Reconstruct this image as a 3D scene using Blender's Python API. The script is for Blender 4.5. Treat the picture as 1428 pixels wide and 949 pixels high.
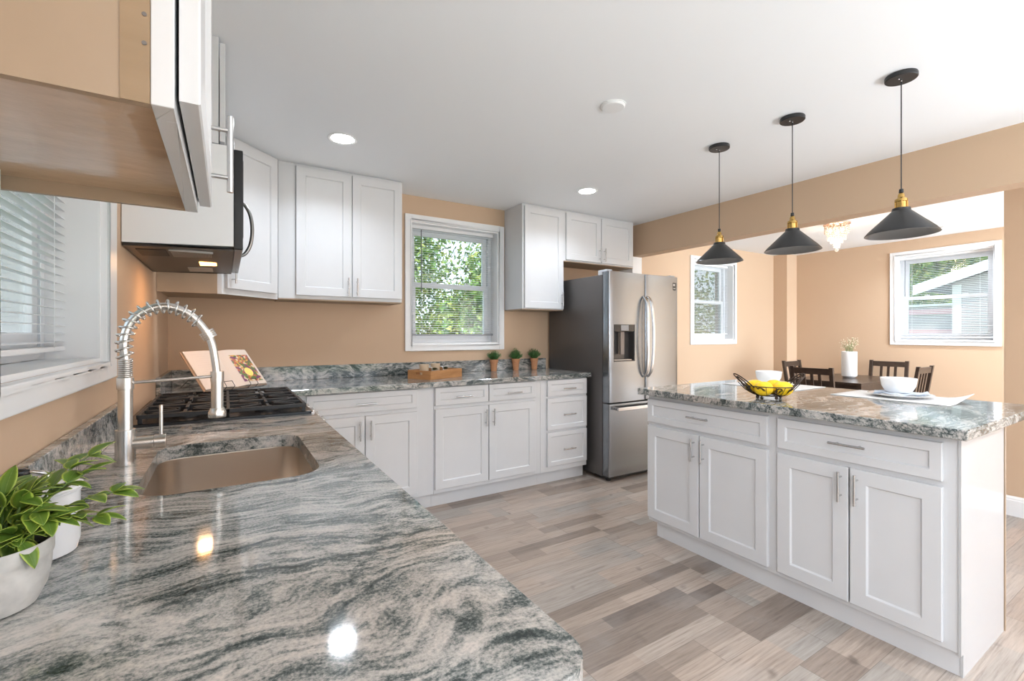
import bpy, bmesh, math, random
from math import sin, cos, pi, radians, sqrt
from mathutils import Vector, Matrix

for o in list(bpy.data.objects): bpy.data.objects.remove(o)
SC = bpy.context.scene
COL = SC.collection
rnd = random.Random(7)

# ============================================================ CAMERA
CEIL = 2.42
cd = bpy.data.cameras.new('camera'); cam = bpy.data.objects.new('camera', cd); COL.objects.link(cam)
cam.location = (0, 0, 1.25); cam.rotation_euler = (radians(90), 0, -radians(31.81))
cd.sensor_width = 36; cd.sensor_fit = 'HORIZONTAL'; cd.lens = 644 / 1428 * 36
cd.shift_y = -8.5 / 1428; cd.clip_start = .02; cd.clip_end = 200
SC.camera = cam

# ============================================================ WORLD / SUN / LIGHTS / EXPOSURE
SC.view_settings.view_transform = 'Standard'
SC.view_settings.look = 'None'
SC.view_settings.gamma = 1
SC.view_settings.use_curve_mapping = False
SC.view_settings.exposure = 0.38
w = bpy.data.worlds.new('sky'); SC.world = w; w.use_nodes = True
nt = w.node_tree; nt.nodes.clear()
bg = nt.nodes.new('ShaderNodeBackground'); wo = nt.nodes.new('ShaderNodeOutputWorld')
tc = nt.nodes.new('ShaderNodeTexCoord'); sx = nt.nodes.new('ShaderNodeSeparateXYZ')
cr = nt.nodes.new('ShaderNodeValToRGB')
cr.color_ramp.elements[0].position = .45; cr.color_ramp.elements[0].color = (.85, .92, 1, 1)
cr.color_ramp.elements[1].position = .9; cr.color_ramp.elements[1].color = (.45, .66, 1, 1)
mp = nt.nodes.new('ShaderNodeMath'); mp.operation = 'MULTIPLY_ADD'; mp.inputs[1].default_value = .5; mp.inputs[2].default_value = .5
nt.links.new(tc.outputs['Generated'], sx.inputs[0]); nt.links.new(sx.outputs['Z'], mp.inputs[0])
nt.links.new(mp.outputs[0], cr.inputs[0]); nt.links.new(cr.outputs[0], bg.inputs['Color'])
bg.inputs['Strength'].default_value = 2.2
nt.links.new(bg.outputs[0], wo.inputs['Surface'])

def lamp(name, kind, loc, rot, power, color=(1, 1, 1), size=None, size_y=None, spot=None, shape=None):
    l = bpy.data.lights.new(name, kind); o = bpy.data.objects.new(name, l); COL.objects.link(o)
    o.location = loc; o.rotation_euler = rot; l.energy = power; l.color = color
    if kind == 'AREA':
        l.size = size
        if shape: l.shape = shape
        if size_y: l.shape = 'RECTANGLE'; l.size_y = size_y
    elif kind in ('POINT', 'SPOT') and size: l.shadow_soft_size = size
    if kind == 'SPOT': l.spot_size = spot; l.spot_blend = .8
    return o
sun = lamp('sun', 'SUN', (0, -5, 8), (radians(48), 0, radians(-22)), 3.6, (1, .95, .86)); sun.data.angle = .02
# fill lamps added out of view, behind and beside the camera
P_REAR, P_SIDE, P_DIN, P_BOUNCE, P_LEFT = 11, 24, 300, 118, 34
lamp('rear_fill', 'AREA', (.9, -2.5, .9), (radians(125), 0, radians(-20)), P_REAR, (.885, .985, 1.10), 2.6, 2.0)  # unseen lamp added to light the kitchen from behind
lamp('dining_fill', 'AREA', (5.6, -2.55, 1.2), (radians(74), 0, radians(-28)), P_DIN, (.84, .98, 1.12), 2.2, 2.0)  # added to brighten the dining walls, source is invented
# further added fill from the left, the right and up to the ceiling
lamp('left_rear_fill', 'AREA', (-.36, -1.2, 1.6), (radians(90), 0, radians(-90)), P_LEFT, (.89, .985, 1.10), 1.05, .95)  # added out of view to lift the island front
lamp('side_fill', 'AREA', (4.5, -.9, 1.1), (radians(90), 0, radians(90)), P_SIDE, (.89, .985, 1.10), 1.6, 1.8)  # invented source on the right, spares the near cabinet side
lamp('ceiling_bounce_fill', 'AREA', (3.2, -2.1, .75), (radians(180), 0, 0), P_BOUNCE, (.89, .985, 1.11), 1.2)  # added upward lamp that raises the ceiling brightness
P_CAN, P_CAN_REAR = 5.0, 14
CAN_LOCS = [(.595, 2.88, 'white recessed ceiling light shining above the left wall cabinets'),
            (2.508, 2.878, 'white recessed ceiling light shining in front of the refrigerator'),
            (6.70, 1.757, 'white recessed ceiling light shining in the dining area')]
CAN_FILL = [(1.25, -1.3), (2.6, -.7), (5.4, -.4)]  # extra lamps added out of view for ambient fill, no fixtures

# ============================================================ NODE HELPERS
def mat(name):
    m = bpy.data.materials.new(name); m.use_nodes = True
    return m, m.node_tree, m.node_tree.nodes['Principled BSDF']
def simple(name, col, rough=.5, metal=0, spec=.5, coat=0, emis=None, est=0, noise=0, nscale=20):
    m, t, b = mat(name)
    b.inputs['Base Color'].default_value = (*col, 1); b.inputs['Roughness'].default_value = rough
    b.inputs['Metallic'].default_value = metal; b.inputs['Specular IOR Level'].default_value = spec
    b.inputs['Coat Weight'].default_value = coat
    if emis: b.inputs['Emission Color'].default_value = (*emis, 1); b.inputs['Emission Strength'].default_value = est
    if noise:
        n = t.nodes.new('ShaderNodeTexNoise'); n.inputs['Scale'].default_value = nscale; n.inputs['Detail'].default_value = 5
        c = t.nodes.new('ShaderNodeTexCoord'); t.links.new(c.outputs['Object'], n.inputs['Vector'])
        r = t.nodes.new('ShaderNodeValToRGB')
        r.color_ramp.elements[0].position = .3; r.color_ramp.elements[1].position = .7
        r.color_ramp.elements[0].color = (*[x * (1 - noise) for x in col], 1)
        r.color_ramp.elements[1].color = (*[min(1, x * (1 + noise)) for x in col], 1)
        t.links.new(n.outputs['Fac'], r.inputs[0]); t.links.new(r.outputs[0], b.inputs['Base Color'])
    return m
def nn(t, k, **kw):
    n = t.nodes.new(k)
    for a, v in kw.items(): setattr(n, a, v)
    return n
def math_(t, op, a, b=None, c=None):
    n = t.nodes.new('ShaderNodeMath'); n.operation = op
    for i, v in enumerate((a, b, c)):
        if v is None: continue
        if isinstance(v, (int, float)): n.inputs[i].default_value = v
        else: t.links.new(v, n.inputs[i])
    return n.outputs[0]
def ramp(t, fac, stops, interp='LINEAR'):
    r = t.nodes.new('ShaderNodeValToRGB'); r.color_ramp.interpolation = interp
    e = r.color_ramp.elements
    while len(e) < len(stops): e.new(.5)
    for i, (p, c) in enumerate(stops): e[i].position = p; e[i].color = (*c, 1)
    t.links.new(fac, r.inputs[0]); return r.outputs[0]
def mixc(t, fac, a, b, blend='MIX'):
    n = t.nodes.new('ShaderNodeMix'); n.data_type = 'RGBA'; n.blend_type = blend
    if isinstance(fac, (int, float)): n.inputs[0].default_value = fac
    else: t.links.new(fac, n.inputs[0])
    for i, v in ((6, a), (7, b)):
        if isinstance(v, tuple): n.inputs[i].default_value = (*v, 1)
        else: t.links.new(v, n.inputs[i])
    return n.outputs[2]

# ---- granite
def granite(name, ang=28, tone=0.0, seed=0.0):
    m, t, b = mat(name)
    c = nn(t, 'ShaderNodeTexCoord')
    off = nn(t, 'ShaderNodeVectorMath', operation='ADD'); t.links.new(c.outputs['Object'], off.inputs[0]); off.inputs[1].default_value = (seed, seed * .7, 0)
    wn = nn(t, 'ShaderNodeTexNoise'); wn.inputs['Scale'].default_value = 1.7; wn.inputs['Detail'].default_value = 3; wn.inputs['Roughness'].default_value = .45
    t.links.new(off.outputs[0], wn.inputs['Vector'])
    sc = nn(t, 'ShaderNodeVectorMath', operation='MULTIPLY_ADD'); t.links.new(wn.outputs['Color'], sc.inputs[0])
    sc.inputs[1].default_value = (.6, .6, .4); t.links.new(off.outputs[0], sc.inputs[2])
    w2 = nn(t, 'ShaderNodeTexNoise'); w2.inputs['Scale'].default_value = 9; w2.inputs['Detail'].default_value = 3
    t.links.new(off.outputs[0], w2.inputs['Vector'])
    sc2 = nn(t, 'ShaderNodeVectorMath', operation='MULTIPLY_ADD'); t.links.new(w2.outputs['Color'], sc2.inputs[0])
    sc2.inputs[1].default_value = (.05, .05, .05); t.links.new(sc.outputs[0], sc2.inputs[2])
    mpg = nn(t, 'ShaderNodeMapping'); mpg.inputs['Rotation'].default_value = (0.35, 0.3, radians(ang)); mpg.inputs['Scale'].default_value = (1.6, 11, 9)
    t.links.new(sc2.outputs[0], mpg.inputs['Vector'])
    s1 = nn(t, 'ShaderNodeTexNoise'); s1.inputs['Scale'].default_value = 1.6; s1.inputs['Detail'].default_value = 6; s1.inputs['Roughness'].default_value = .62
    t.links.new(mpg.outputs[0], s1.inputs['Vector'])
    mp2 = nn(t, 'ShaderNodeMapping'); mp2.inputs['Rotation'].default_value = (0.35, 0.3, radians(ang)); mp2.inputs['Scale'].default_value = (12, 62, 60)
    t.links.new(sc2.outputs[0], mp2.inputs['Vector'])
    s2 = nn(t, 'ShaderNodeTexNoise'); s2.inputs['Scale'].default_value = 1.3; s2.inputs['Detail'].default_value = 5; s2.inputs['Roughness'].default_value = .6
    t.links.new(mp2.outputs[0], s2.inputs['Vector'])
    sp = nn(t, 'ShaderNodeTexNoise'); sp.inputs['Scale'].default_value = 210; sp.inputs['Detail'].default_value = 5; sp.inputs['Roughness'].default_value = .7
    t.links.new(c.outputs['Object'], sp.inputs['Vector'])
    v = math_(t, 'MULTIPLY', s1.outputs['Fac'], .42)
    v = math_(t, 'MULTIPLY_ADD', s2.outputs['Fac'], .36, v)
    v = math_(t, 'MULTIPLY_ADD', sp.outputs['Fac'], .30, v)
    v = math_(t, 'SUBTRACT', v, .01)
    v = math_(t, 'ADD', v, tone)
    colr = ramp(t, v, [(.42, (.03, .04, .04)), (.472, (.10, .12, .116)), (.505, (.23, .243, .235)), (.55, (.42, .41, .388)), (.63, (.62, .58, .545))])
    bn = nn(t, 'ShaderNodeTexNoise'); bn.inputs['Scale'].default_value = 2.4; bn.inputs['Detail'].default_value = 3
    t.links.new(sc.outputs[0], bn.inputs['Vector'])
    bf = ramp(t, bn.outputs['Fac'], [(.45, (0, 0, 0)), (.62, (1, 1, 1))])
    warm = mixc(t, .55, colr, (.88, .76, .68), 'MULTIPLY')
    t.links.new(mixc(t, bf, colr, warm), b.inputs['Base Color'])
    b.inputs['Roughness'].default_value = .07; b.inputs['Specular IOR Level'].default_value = .5
    return m
# ---- floor planks running along X
def floor_mat():
    m, t, b = mat('vinyl_planks')
    c = nn(t, 'ShaderNodeTexCoord'); s = nn(t, 'ShaderNodeSeparateXYZ'); t.links.new(c.outputs['Object'], s.inputs[0])
    PW, PL = .152, .92
    yr = math_(t, 'DIVIDE', s.outputs['Y'], PW); row = math_(t, 'FLOOR', yr); fy = math_(t, 'FRACT', yr)
    wn = nn(t, 'ShaderNodeTexWhiteNoise', noise_dimensions='1D'); t.links.new(row, wn.inputs['W'])
    xr = math_(t, 'ADD', math_(t, 'DIVIDE', s.outputs['X'], PL), math_(t, 'MULTIPLY', wn.outputs['Value'], 7.3))
    colm = math_(t, 'FLOOR', xr); fx = math_(t, 'FRACT', xr)
    def rand(a, bb):
        cv = nn(t, 'ShaderNodeCombineXYZ'); t.links.new(a, cv.inputs[0]); t.links.new(bb, cv.inputs[1])
        w_ = nn(t, 'ShaderNodeTexWhiteNoise', noise_dimensions='3D'); t.links.new(cv.outputs[0], w_.inputs['Vector']); return w_
    r1 = rand(colm, row)
    # each plank split into printed strips
    xr2 = math_(t, 'MULTIPLY_ADD', xr, 1.0, math_(t, 'MULTIPLY', r1.outputs['Value'], .37)); yr2 = math_(t, 'MULTIPLY', yr, 2.0)
    r2 = rand(math_(t, 'FLOOR', math_(t, 'MULTIPLY', xr2, 1.9)), math_(t, 'FLOOR', yr2))
    tone = math_(t, 'MULTIPLY_ADD', r1.outputs['Value'], .62, math_(t, 'MULTIPLY', r2.outputs['Value'], .38))
    base = ramp(t, tone, [(.05, (.19, .15, .125)), (.22, (.31, .245, .20)), (.42, (.45, .36, .295)), (.60, (.36, .325, .29)), (.8, (.48, .39, .325)), (.97, (.49, .44, .39))])
    mpn = nn(t, 'ShaderNodeMapping'); mpn.inputs['Scale'].default_value = (2.6, 52, 1)
    ad = nn(t, 'ShaderNodeVectorMath', operation='ADD'); t.links.new(c.outputs['Object'], ad.inputs[0]); t.links.new(r1.outputs['Color'], ad.inputs[1])
    t.links.new(ad.outputs[0], mpn.inputs['Vector'])
    g = nn(t, 'ShaderNodeTexNoise'); g.inputs['Scale'].default_value = 2; g.inputs['Detail'].default_value = 7; g.inputs['Roughness'].default_value = .65; g.inputs['Distortion'].default_value = .4
    t.links.new(mpn.outputs[0], g.inputs['Vector'])
    gr = ramp(t, g.outputs['Fac'], [(.25, (.5, .47, .45)), (.45, (.88, .87, .86)), (.7, (1.12, 1.12, 1.12))])
    col2 = mixc(t, 1.0, base, gr, 'MULTIPLY')
    ew = nn(t, 'ShaderNodeTexNoise'); ew.inputs['Scale'].default_value = 3.5; ew.inputs['Detail'].default_value = 6
    t.links.new(ad.outputs[0], ew.inputs['Vector'])
    col3 = mixc(t, ramp(t, ew.outputs['Fac'], [(.52, (0, 0, 0)), (.75, (.3, .3, .3))]), col2, (.42, .40, .38))
    kn = nn(t, 'ShaderNodeTexNoise'); kn.inputs['Scale'].default_value = 7; kn.inputs['Detail'].default_value = 2; t.links.new(ad.outputs[0], kn.inputs['Vector'])
    col3 = mixc(t, ramp(t, kn.outputs['Fac'], [(.68, (0, 0, 0)), (.76, (.7, .7, .7))]), col3, (.12, .09, .07))
    e1 = math_(t, 'MINIMUM', fy, math_(t, 'SUBTRACT', 1.0, fy)); e2 = math_(t, 'MINIMUM', fx, math_(t, 'SUBTRACT', 1.0, fx))
    seam = math_(t, 'MAXIMUM', math_(t, 'LESS_THAN', e1, .009), math_(t, 'LESS_THAN', e2, .0016))
    t.links.new(mixc(t, math_(t, 'MULTIPLY', seam, .5), col3, (.12, .095, .075)), b.inputs['Base Color'])
    b.inputs['Roughness'].default_value = .33
    return m
def wood(name, c1, c2, scale=(2, 2, 30), rough=.45, axis=None):
    m, t, b = mat(name)
    c = nn(t, 'ShaderNodeTexCoord'); mpn = nn(t, 'ShaderNodeMapping'); mpn.inputs['Scale'].default_value = scale
    t.links.new(c.outputs['Object'], mpn.inputs['Vector'])
    g = nn(t, 'ShaderNodeTexNoise'); g.inputs['Scale'].default_value = 1.5; g.inputs['Detail'].default_value = 6; g.inputs['Distortion'].default_value = .6
    t.links.new(mpn.outputs[0], g.inputs['Vector'])
    t.links.new(ramp(t, g.outputs['Fac'], [(.3, c1), (.7, c2)]), b.inputs['Base Color']); b.inputs['Roughness'].default_value = rough
    return m
def steel(name, col, rough, scale=(300, 300, 3), amt=.12):
    m, t, b = mat(name)
    c = nn(t, 'ShaderNodeTexCoord'); mpn = nn(t, 'ShaderNodeMapping'); mpn.inputs['Scale'].default_value = scale
    t.links.new(c.outputs['Object'], mpn.inputs['Vector'])
    g = nn(t, 'ShaderNodeTexNoise'); g.inputs['Scale'].default_value = 1; g.inputs['Detail'].default_value = 3
    t.links.new(mpn.outputs[0], g.inputs['Vector'])
    t.links.new(math_(t, 'MULTIPLY_ADD', g.outputs['Fac'], amt, rough - amt / 2), b.inputs['Roughness'])
    b.inputs['Base Color'].default_value = (*col, 1); b.inputs['Metallic'].default_value = 1
    b.inputs['Anisotropic'].default_value = .5
    return m
def wall_paint(name, col):
    m, t, b = mat(name)
    b.inputs['Base Color'].default_value = (*col, 1); b.inputs['Roughness'].default_value = .55; b.inputs['Specular IOR Level'].default_value = .3
    n = nn(t, 'ShaderNodeTexNoise'); n.inputs['Scale'].default_value = 260; bp = nn(t, 'ShaderNodeBump'); bp.inputs['Strength'].default_value = .04
    c = nn(t, 'ShaderNodeTexCoord'); t.links.new(c.outputs['Object'], n.inputs['Vector'])
    t.links.new(n.outputs['Fac'], bp.inputs['Height']); t.links.new(bp.outputs[0], b.inputs['Normal'])
    return m
M = {}
M['tan'] = wall_paint('tan_wall_paint', (.60, .43, .295))
M['ceil'] = wall_paint('ceiling_white', (.905, .92, .935))
M['trim'] = simple('trim_white_paint', (.84, .84, .84), .35)
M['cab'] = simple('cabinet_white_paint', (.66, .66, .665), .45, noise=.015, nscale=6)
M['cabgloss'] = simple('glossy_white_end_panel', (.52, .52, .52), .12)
M['birch'] = wood('birch_plywood', (.36, .26, .175), (.42, .305, .208), (3, 12, 2), .5)
M['birchgloss_'] = wood('glossy_birch_panel', (.56, .375, .225), (.66, .46, .29), (4, 22, 4), .10)
M['granite'] = granite('grey_granite', 24)
def birch_gloss():
    m = M['birchgloss_']; t = m.node_tree; b = t.nodes['Principled BSDF']; b.inputs['Coat Weight'].default_value = 1; b.inputs['Coat Roughness'].default_value = .06; b.inputs['Roughness'].default_value = .3
    n = nn(t, 'ShaderNodeTexNoise'); n.inputs['Scale'].default_value = 38; n.inputs['Detail'].default_value = 3; c = nn(t, 'ShaderNodeTexCoord'); t.links.new(c.outputs['Object'], n.inputs['Vector'])
    bp = nn(t, 'ShaderNodeBump'); bp.inputs['Strength'].default_value = .25; bp.inputs['Distance'].default_value = .004; t.links.new(n.outputs['Fac'], bp.inputs['Height']); t.links.new(bp.outputs[0], b.inputs['Coat Normal'])
    return m
M['birchgloss'] = birch_gloss()
M['granite_back'] = granite('dark_veined_granite', 52, -.022, 3.1); M['granite_island'] = granite('island_granite', -38, -.020, 7.7)
M['floor'] = floor_mat()
M['steel'] = steel('brushed_steel', (.27, .29, .31), .24, (500, 500, 2), .04)
M['steelh'] = steel('brushed_steel_sink', (.68, .60, .52), .30, (6, 6, 300), .06)
M['nickel'] = simple('brushed_nickel', (.74, .71, .67), .27, 1)
M['chrome'] = simple('handle_steel', (.60, .60, .60), .22, 1)
M['fridgeside'] = simple('fridge_side_grey', (.135, .125, .12), .38, .6)
M['black'] = simple('black_enamel', (.012, .012, .013), .25)
M['iron'] = simple('cast_iron', (.02, .02, .021), .5, noise=.3, nscale=200)
M['darkgap'] = simple('dark_gap', (.01, .01, .01), .8)
M['blackmetal'] = simple('black_satin_metal', (.03, .03, .032), .35, .3)
M['brass'] = simple('brass', (.55, .35, .11), .22, 1)
M['glass'] = simple('window_glass', (1, 1, 1), 0)
def glassmat(name, tint=(1, 1, 1)):
    m, t, b = mat(name); t.nodes.remove(b)
    tr = nn(t, 'ShaderNodeBsdfTransparent'); tr.inputs[0].default_value = (*tint, 1)
    gl = nn(t, 'ShaderNodeBsdfGlossy'); gl.inputs['Roughness'].default_value = .02
    fr = nn(t, 'ShaderNodeFresnel'); mx = nn(t, 'ShaderNodeMixShader')
    t.links.new(math_(t, 'MULTIPLY', fr.outputs[0], .8), mx.inputs[0]); t.links.new(tr.outputs[0], mx.inputs[1]); t.links.new(gl.outputs[0], mx.inputs[2])
    t.links.new(mx.outputs[0], t.nodes['Material Output'].inputs[0]); return m
M['glass'] = glassmat('window_glass_pane', (.95, .97, .96))
M['crystal'] = simple('crystal_drops', (1, .93, .84), .05, 0, .8); M['crystal'].node_tree.nodes['Principled BSDF'].inputs['Transmission Weight'].default_value = .75
M['vinyl'] = simple('white_window_vinyl', (.80, .81, .83), .35)
M['blind'] = simple('white_blind_slat', (.82, .82, .82), .45)
M['blindgrey'] = simple('grey_blind_rail', (.30, .30, .31), .5)
M['wand'] = simple('clear_grey_wand', (.16, .16, .17), .3)
M['terracotta'] = simple('terracotta', (.50, .235, .115), .8, noise=.12, nscale=60)
M['leafdark'] = simple('herb_green', (.085, .20, .06), .55, noise=.4, nscale=50)
M['soil'] = simple('dark_soil', (.03, .022, .016), .9)
M['traywood'] = wood('tray_wood', (.36, .165, .06), (.50, .25, .10), (4, 4, 30), .5)
M['ceramic'] = simple('white_ceramic', (.86, .86, .86), .12)
M['enamel'] = simple('white_enamel', (.80, .80, .81), .12)
M['stone'] = simple('concrete_planter', (.50, .485, .46), .5, noise=.16, nscale=45)
M['lemon'] = simple('lemon_skin', (.92, .60, .012), .4, noise=.1, nscale=90)
M['linen'] = simple('white_linen', (.78, .77, .76), .8, noise=.03, nscale=120)
M['napkin'] = simple('pale_blue_napkin', (.55, .61, .70), .85, noise=.05, nscale=80)
M['espresso'] = simple('espresso_wood', (.045, .028, .02), .28, noise=.25, nscale=25)
M['paper'] = simple('cream_page', (.60, .53, .47), .7)
M['cover'] = simple('book_cover', (.42, .30, .22), .6)
M['bulb'] = simple('lit_bulb', (1, 1, 1), .3, emis=(1, .95, .88), est=22)
M['candisk'] = simple('lit_lens', (1, 1, 1), .3, emis=(1, .97, .93), est=30)
M['mwlamp'] = simple('cooktop_lamp', (1, .8, .5), .3, emis=(1, .42, .10), est=7)
M['cup'] = simple('beige_cup', (.55, .43, .30), .5)
M['succ'] = simple('succulent', (.07, .07, .025), .5, noise=.5, nscale=60)
M['petal'] = simple('cream_dried_flower', (.72, .62, .45), .7)
M['stem'] = simple('plant_stem', (.12, .2, .05), .6)
M['sticker'] = simple('white_label', (.75, .73, .70), .6)
M['ink'] = simple('grey_print', (.16, .14, .13), .6)
M['redink'] = simple('dark_print', (.03, .03, .03), .4)

# two-tone leaf with yellow-green rim (uses UV across the leaf)
def leafmat():
    m, t, b = mat('variegated_leaf')
    uv = nn(t, 'ShaderNodeUVMap'); s = nn(t, 'ShaderNodeSeparateXYZ'); t.links.new(uv.outputs[0], s.inputs[0])
    d = math_(t, 'ABSOLUTE', math_(t, 'SUBTRACT', s.outputs['X'], .5))
    n = nn(t, 'ShaderNodeTexNoise'); n.inputs['Scale'].default_value = 40
    d2 = math_(t, 'ADD', d, math_(t, 'MULTIPLY', math_(t, 'SUBTRACT', n.outputs['Fac'], .5), .1))
    t.links.new(ramp(t, d2, [(.0, (.14, .22, .045)), (.04, (.085, .165, .02)), (.36, (.12, .21, .02)), (.45, (.36, .46, .07))]), b.inputs['Base Color'])
    b.inputs['Roughness'].default_value = .45; b.inputs['Subsurface Weight'].default_value = 0
    return m
M['leaf'] = leafmat()
def treemat(name, a, b_, c_):
    m, t, b = mat(name)
    n = nn(t, 'ShaderNodeTexNoise'); n.inputs['Scale'].default_value = 3.2; n.inputs['Detail'].default_value = 4
    cc = nn(t, 'ShaderNodeTexCoord'); t.links.new(cc.outputs['Object'], n.inputs['Vector'])
    t.links.new(ramp(t, n.outputs['Fac'], [(.3, a), (.5, b_), (.66, c_)]), b.inputs['Base Color']); b.inputs['Roughness'].default_value = .6
    b.inputs['Transmission Weight'].default_value = 0
    return m
M['treeleaf'] = treemat('tree_foliage', (.03, .10, .015), (.16, .30, .05), (.5, .52, .12))
M['bark'] = simple('bark', (.12, .09, .07), .9, noise=.3, nscale=12)
M['grass'] = simple('lawn', (.10, .20, .04), .9, noise=.4, nscale=8)
M['fence'] = simple('weathered_fence', (.42, .36, .33), .8, noise=.2, nscale=6)
def siding():
    m, t, b = mat('pale_siding')
    c = nn(t, 'ShaderNodeTexCoord'); s = nn(t, 'ShaderNodeSeparateXYZ'); t.links.new(c.outputs['Object'], s.inputs[0])
    f = math_(t, 'FRACT', math_(t, 'DIVIDE', s.outputs['Z'], .11))
    t.links.new(ramp(t, f, [(0, (.26, .22, .22)), (.1, (.47, .43, .43)), (1, (.52, .48, .48))]), b.inputs['Base Color']); b.inputs['Roughness'].default_value = .6
    return m
M['siding'] = siding()
M['shingle'] = simple('roof_shingle', (.25, .24, .25), .9, noise=.3, nscale=14)
M['pink'] = simple('pink_shade', (.75, .45, .47), .7)
def foodphoto():
    m, t, b = mat('food_photo_print')
    c = nn(t, 'ShaderNodeTexCoord'); v = nn(t, 'ShaderNodeTexVoronoi'); v.inputs['Scale'].default_value = 75
    t.links.new(c.outputs['Object'], v.inputs['Vector'])
    s = nn(t, 'ShaderNodeSeparateXYZ'); t.links.new(v.outputs['Color'], s.inputs[0])
    t.links.new(ramp(t, s.outputs[0], [(0, (.10, .16, .04)), (.2, (.40, .10, .05)), (.4, (.55, .32, .08)), (.6, (.16, .04, .11)), (.8, (.60, .50, .36)), (.95, (.36, .15, .05))], 'CONSTANT'), b.inputs['Base Color'])
    b.inputs['Roughness'].default_value = .35
    return m
M['food'] = foodphoto()
M['foodyellow'] = simple('food_yellow', (.85, .65, .16), .5)
M['foodpurple'] = simple('food_purple', (.13, .03, .10), .5)
M['vent'] = simple('vent_grille', (.50, .47, .43), .4, .5)
M['mwbottom'] = simple('microwave_underside', (.055, .045, .038), .35, .6)
M['rangefront'] = simple('range_steel', (.52, .47, .43), .25, 1)

# ============================================================ MESH BUILDER
class MB:
    def __init__(s): s.v = []; s.f = []; s.uv = {}
    def add(s, vs, fs, mtx=None):
        n = len(s.v)
        if mtx is not None: vs = [tuple(mtx @ Vector(p)) for p in vs]
        s.v += [tuple(p) for p in vs]; s.f += [tuple(i + n for i in f) for f in fs]
        return s
    def box(s, x0, y0, z0, x1, y1, z1, mtx=None):
        vs = [(x0, y0, z0), (x1, y0, z0), (x1, y1, z0), (x0, y1, z0), (x0, y0, z1), (x1, y0, z1), (x1, y1, z1), (x0, y1, z1)]
        return s.add(vs, [(0, 3, 2, 1), (4, 5, 6, 7), (0, 1, 5, 4), (1, 2, 6, 5), (2, 3, 7, 6), (3, 0, 4, 7)], mtx)
    def cyl(s, p0, p1, r0, r1=None, n=16, caps=True):
        r1 = r0 if r1 is None else r1
        p0 = Vector(p0); p1 = Vector(p1); d = (p1 - p0).normalized()
        a = Vector((0, 0, 1)) if abs(d.z) < .9 else Vector((1, 0, 0))
        u = d.cross(a).normalized(); w_ = d.cross(u)
        vs = []
        for p, r in ((p0, r0), (p1, r1)):
            for i in range(n):
                t_ = 2 * pi * i / n; vs.append(tuple(p + u * (r * cos(t_)) + w_ * (r * sin(t_))))
        fs = [(i, (i + 1) % n, n + (i + 1) % n, n + i) for i in range(n)]
        if caps: fs += [tuple(range(n - 1, -1, -1)), tuple(range(n, 2 * n))]
        return s.add(vs, fs)
    def tube(s, pts, r, n=8, closed=False, caps=True):
        pts = [Vector(p) for p in pts]; m_ = len(pts); rings = []
        rr = r if isinstance(r, (list, tuple)) else [r] * m_
        up = None; vs = []
        for i, p in enumerate(pts):
            if closed: d = pts[(i + 1) % m_] - pts[i - 1]
            else: d = pts[min(i + 1, m_ - 1)] - pts[max(i - 1, 0)]
            d.normalize()
            if up is None:
                a = Vector((0, 0, 1)) if abs(d.z) < .9 else Vector((1, 0, 0)); up = d.cross(a).normalized()
            up = (up - d * up.dot(d)).normalized(); w_ = d.cross(up)
            for k in range(n):
                t_ = 2 * pi * k / n; vs.append(tuple(p + up * (rr[i] * cos(t_)) + w_ * (rr[i] * sin(t_))))
        fs = []
        for i in range(m_ if closed else m_ - 1):
            j = (i + 1) % m_
            for k in range(n): fs.append((i * n + k, i * n + (k + 1) % n, j * n + (k + 1) % n, j * n + k))
        if not closed and caps: fs += [tuple(range(n - 1, -1, -1)), tuple(range((m_ - 1) * n, m_ * n))]
        return s.add(vs, fs)
    def lathe(s, prof, c=(0, 0, 0), n=32, mtx=None, sx=1, sy=1):
        vs = []; fs = []
        for (r, z) in prof:
            for i in range(n):
                t_ = 2 * pi * i / n; vs.append((c[0] + sx * r * cos(t_), c[1] + sy * r * sin(t_), c[2] + z))
        for j in range(len(prof) - 1):
            for i in range(n): fs.append((j * n + i, j * n + (i + 1) % n, (j + 1) * n + (i + 1) % n, (j + 1) * n + i))
        if prof[0][0] > 1e-6: fs.append(tuple(range(n - 1, -1, -1)))
        if prof[-1][0] > 1e-6: fs.append(tuple(range((len(prof) - 1) * n, len(prof) * n)))
        return s.add(vs, fs, mtx)
    def prism(s, poly, z0, z1, mtx=None):
        n = len(poly); vs = [(x, y, z0) for x, y in poly] + [(x, y, z1) for x, y in poly]
        fs = [tuple(range(n - 1, -1, -1)), tuple(range(n, 2 * n))] + [(i, (i + 1) % n, n + (i + 1) % n, n + i) for i in range(n)]
        return s.add(vs, fs, mtx)
    def build(s, name, m, parent=None, loc=(0, 0, 0), rot=(0, 0, 0), smooth=False, bevel=0, label=None, seg=2, subd=0, kind=None):
        me = bpy.data.meshes.new(name); me.from_pydata(s.v, [], s.f)
        bm = bmesh.new(); bm.from_mesh(me); bmesh.ops.remove_doubles(bm, verts=bm.verts, dist=1e-6)
        bmesh.ops.recalc_face_normals(bm, faces=bm.faces); bm.to_mesh(me); bm.free()
        me.materials.append(m); me.update()
        o = bpy.data.objects.new(name, me); COL.objects.link(o); o.location = loc; o.rotation_euler = rot
        if parent: o.parent = parent
        if smooth:
            for p in me.polygons: p.use_smooth = True
        if smooth == 'auto':
            me.set_sharp_from_angle(angle=radians(38))
        if bevel:
            b = o.modifiers.new('bevel', 'BEVEL'); b.width = bevel; b.segments = seg; b.limit_method = 'ANGLE'; b.angle_limit = radians(40); b.harden_normals = False
        if subd:
            sd = o.modifiers.new('sub', 'SUBSURF'); sd.levels = subd; sd.render_levels = subd
        if label: o['label'] = label
        if kind: o['kind'] = kind
        return o
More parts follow.
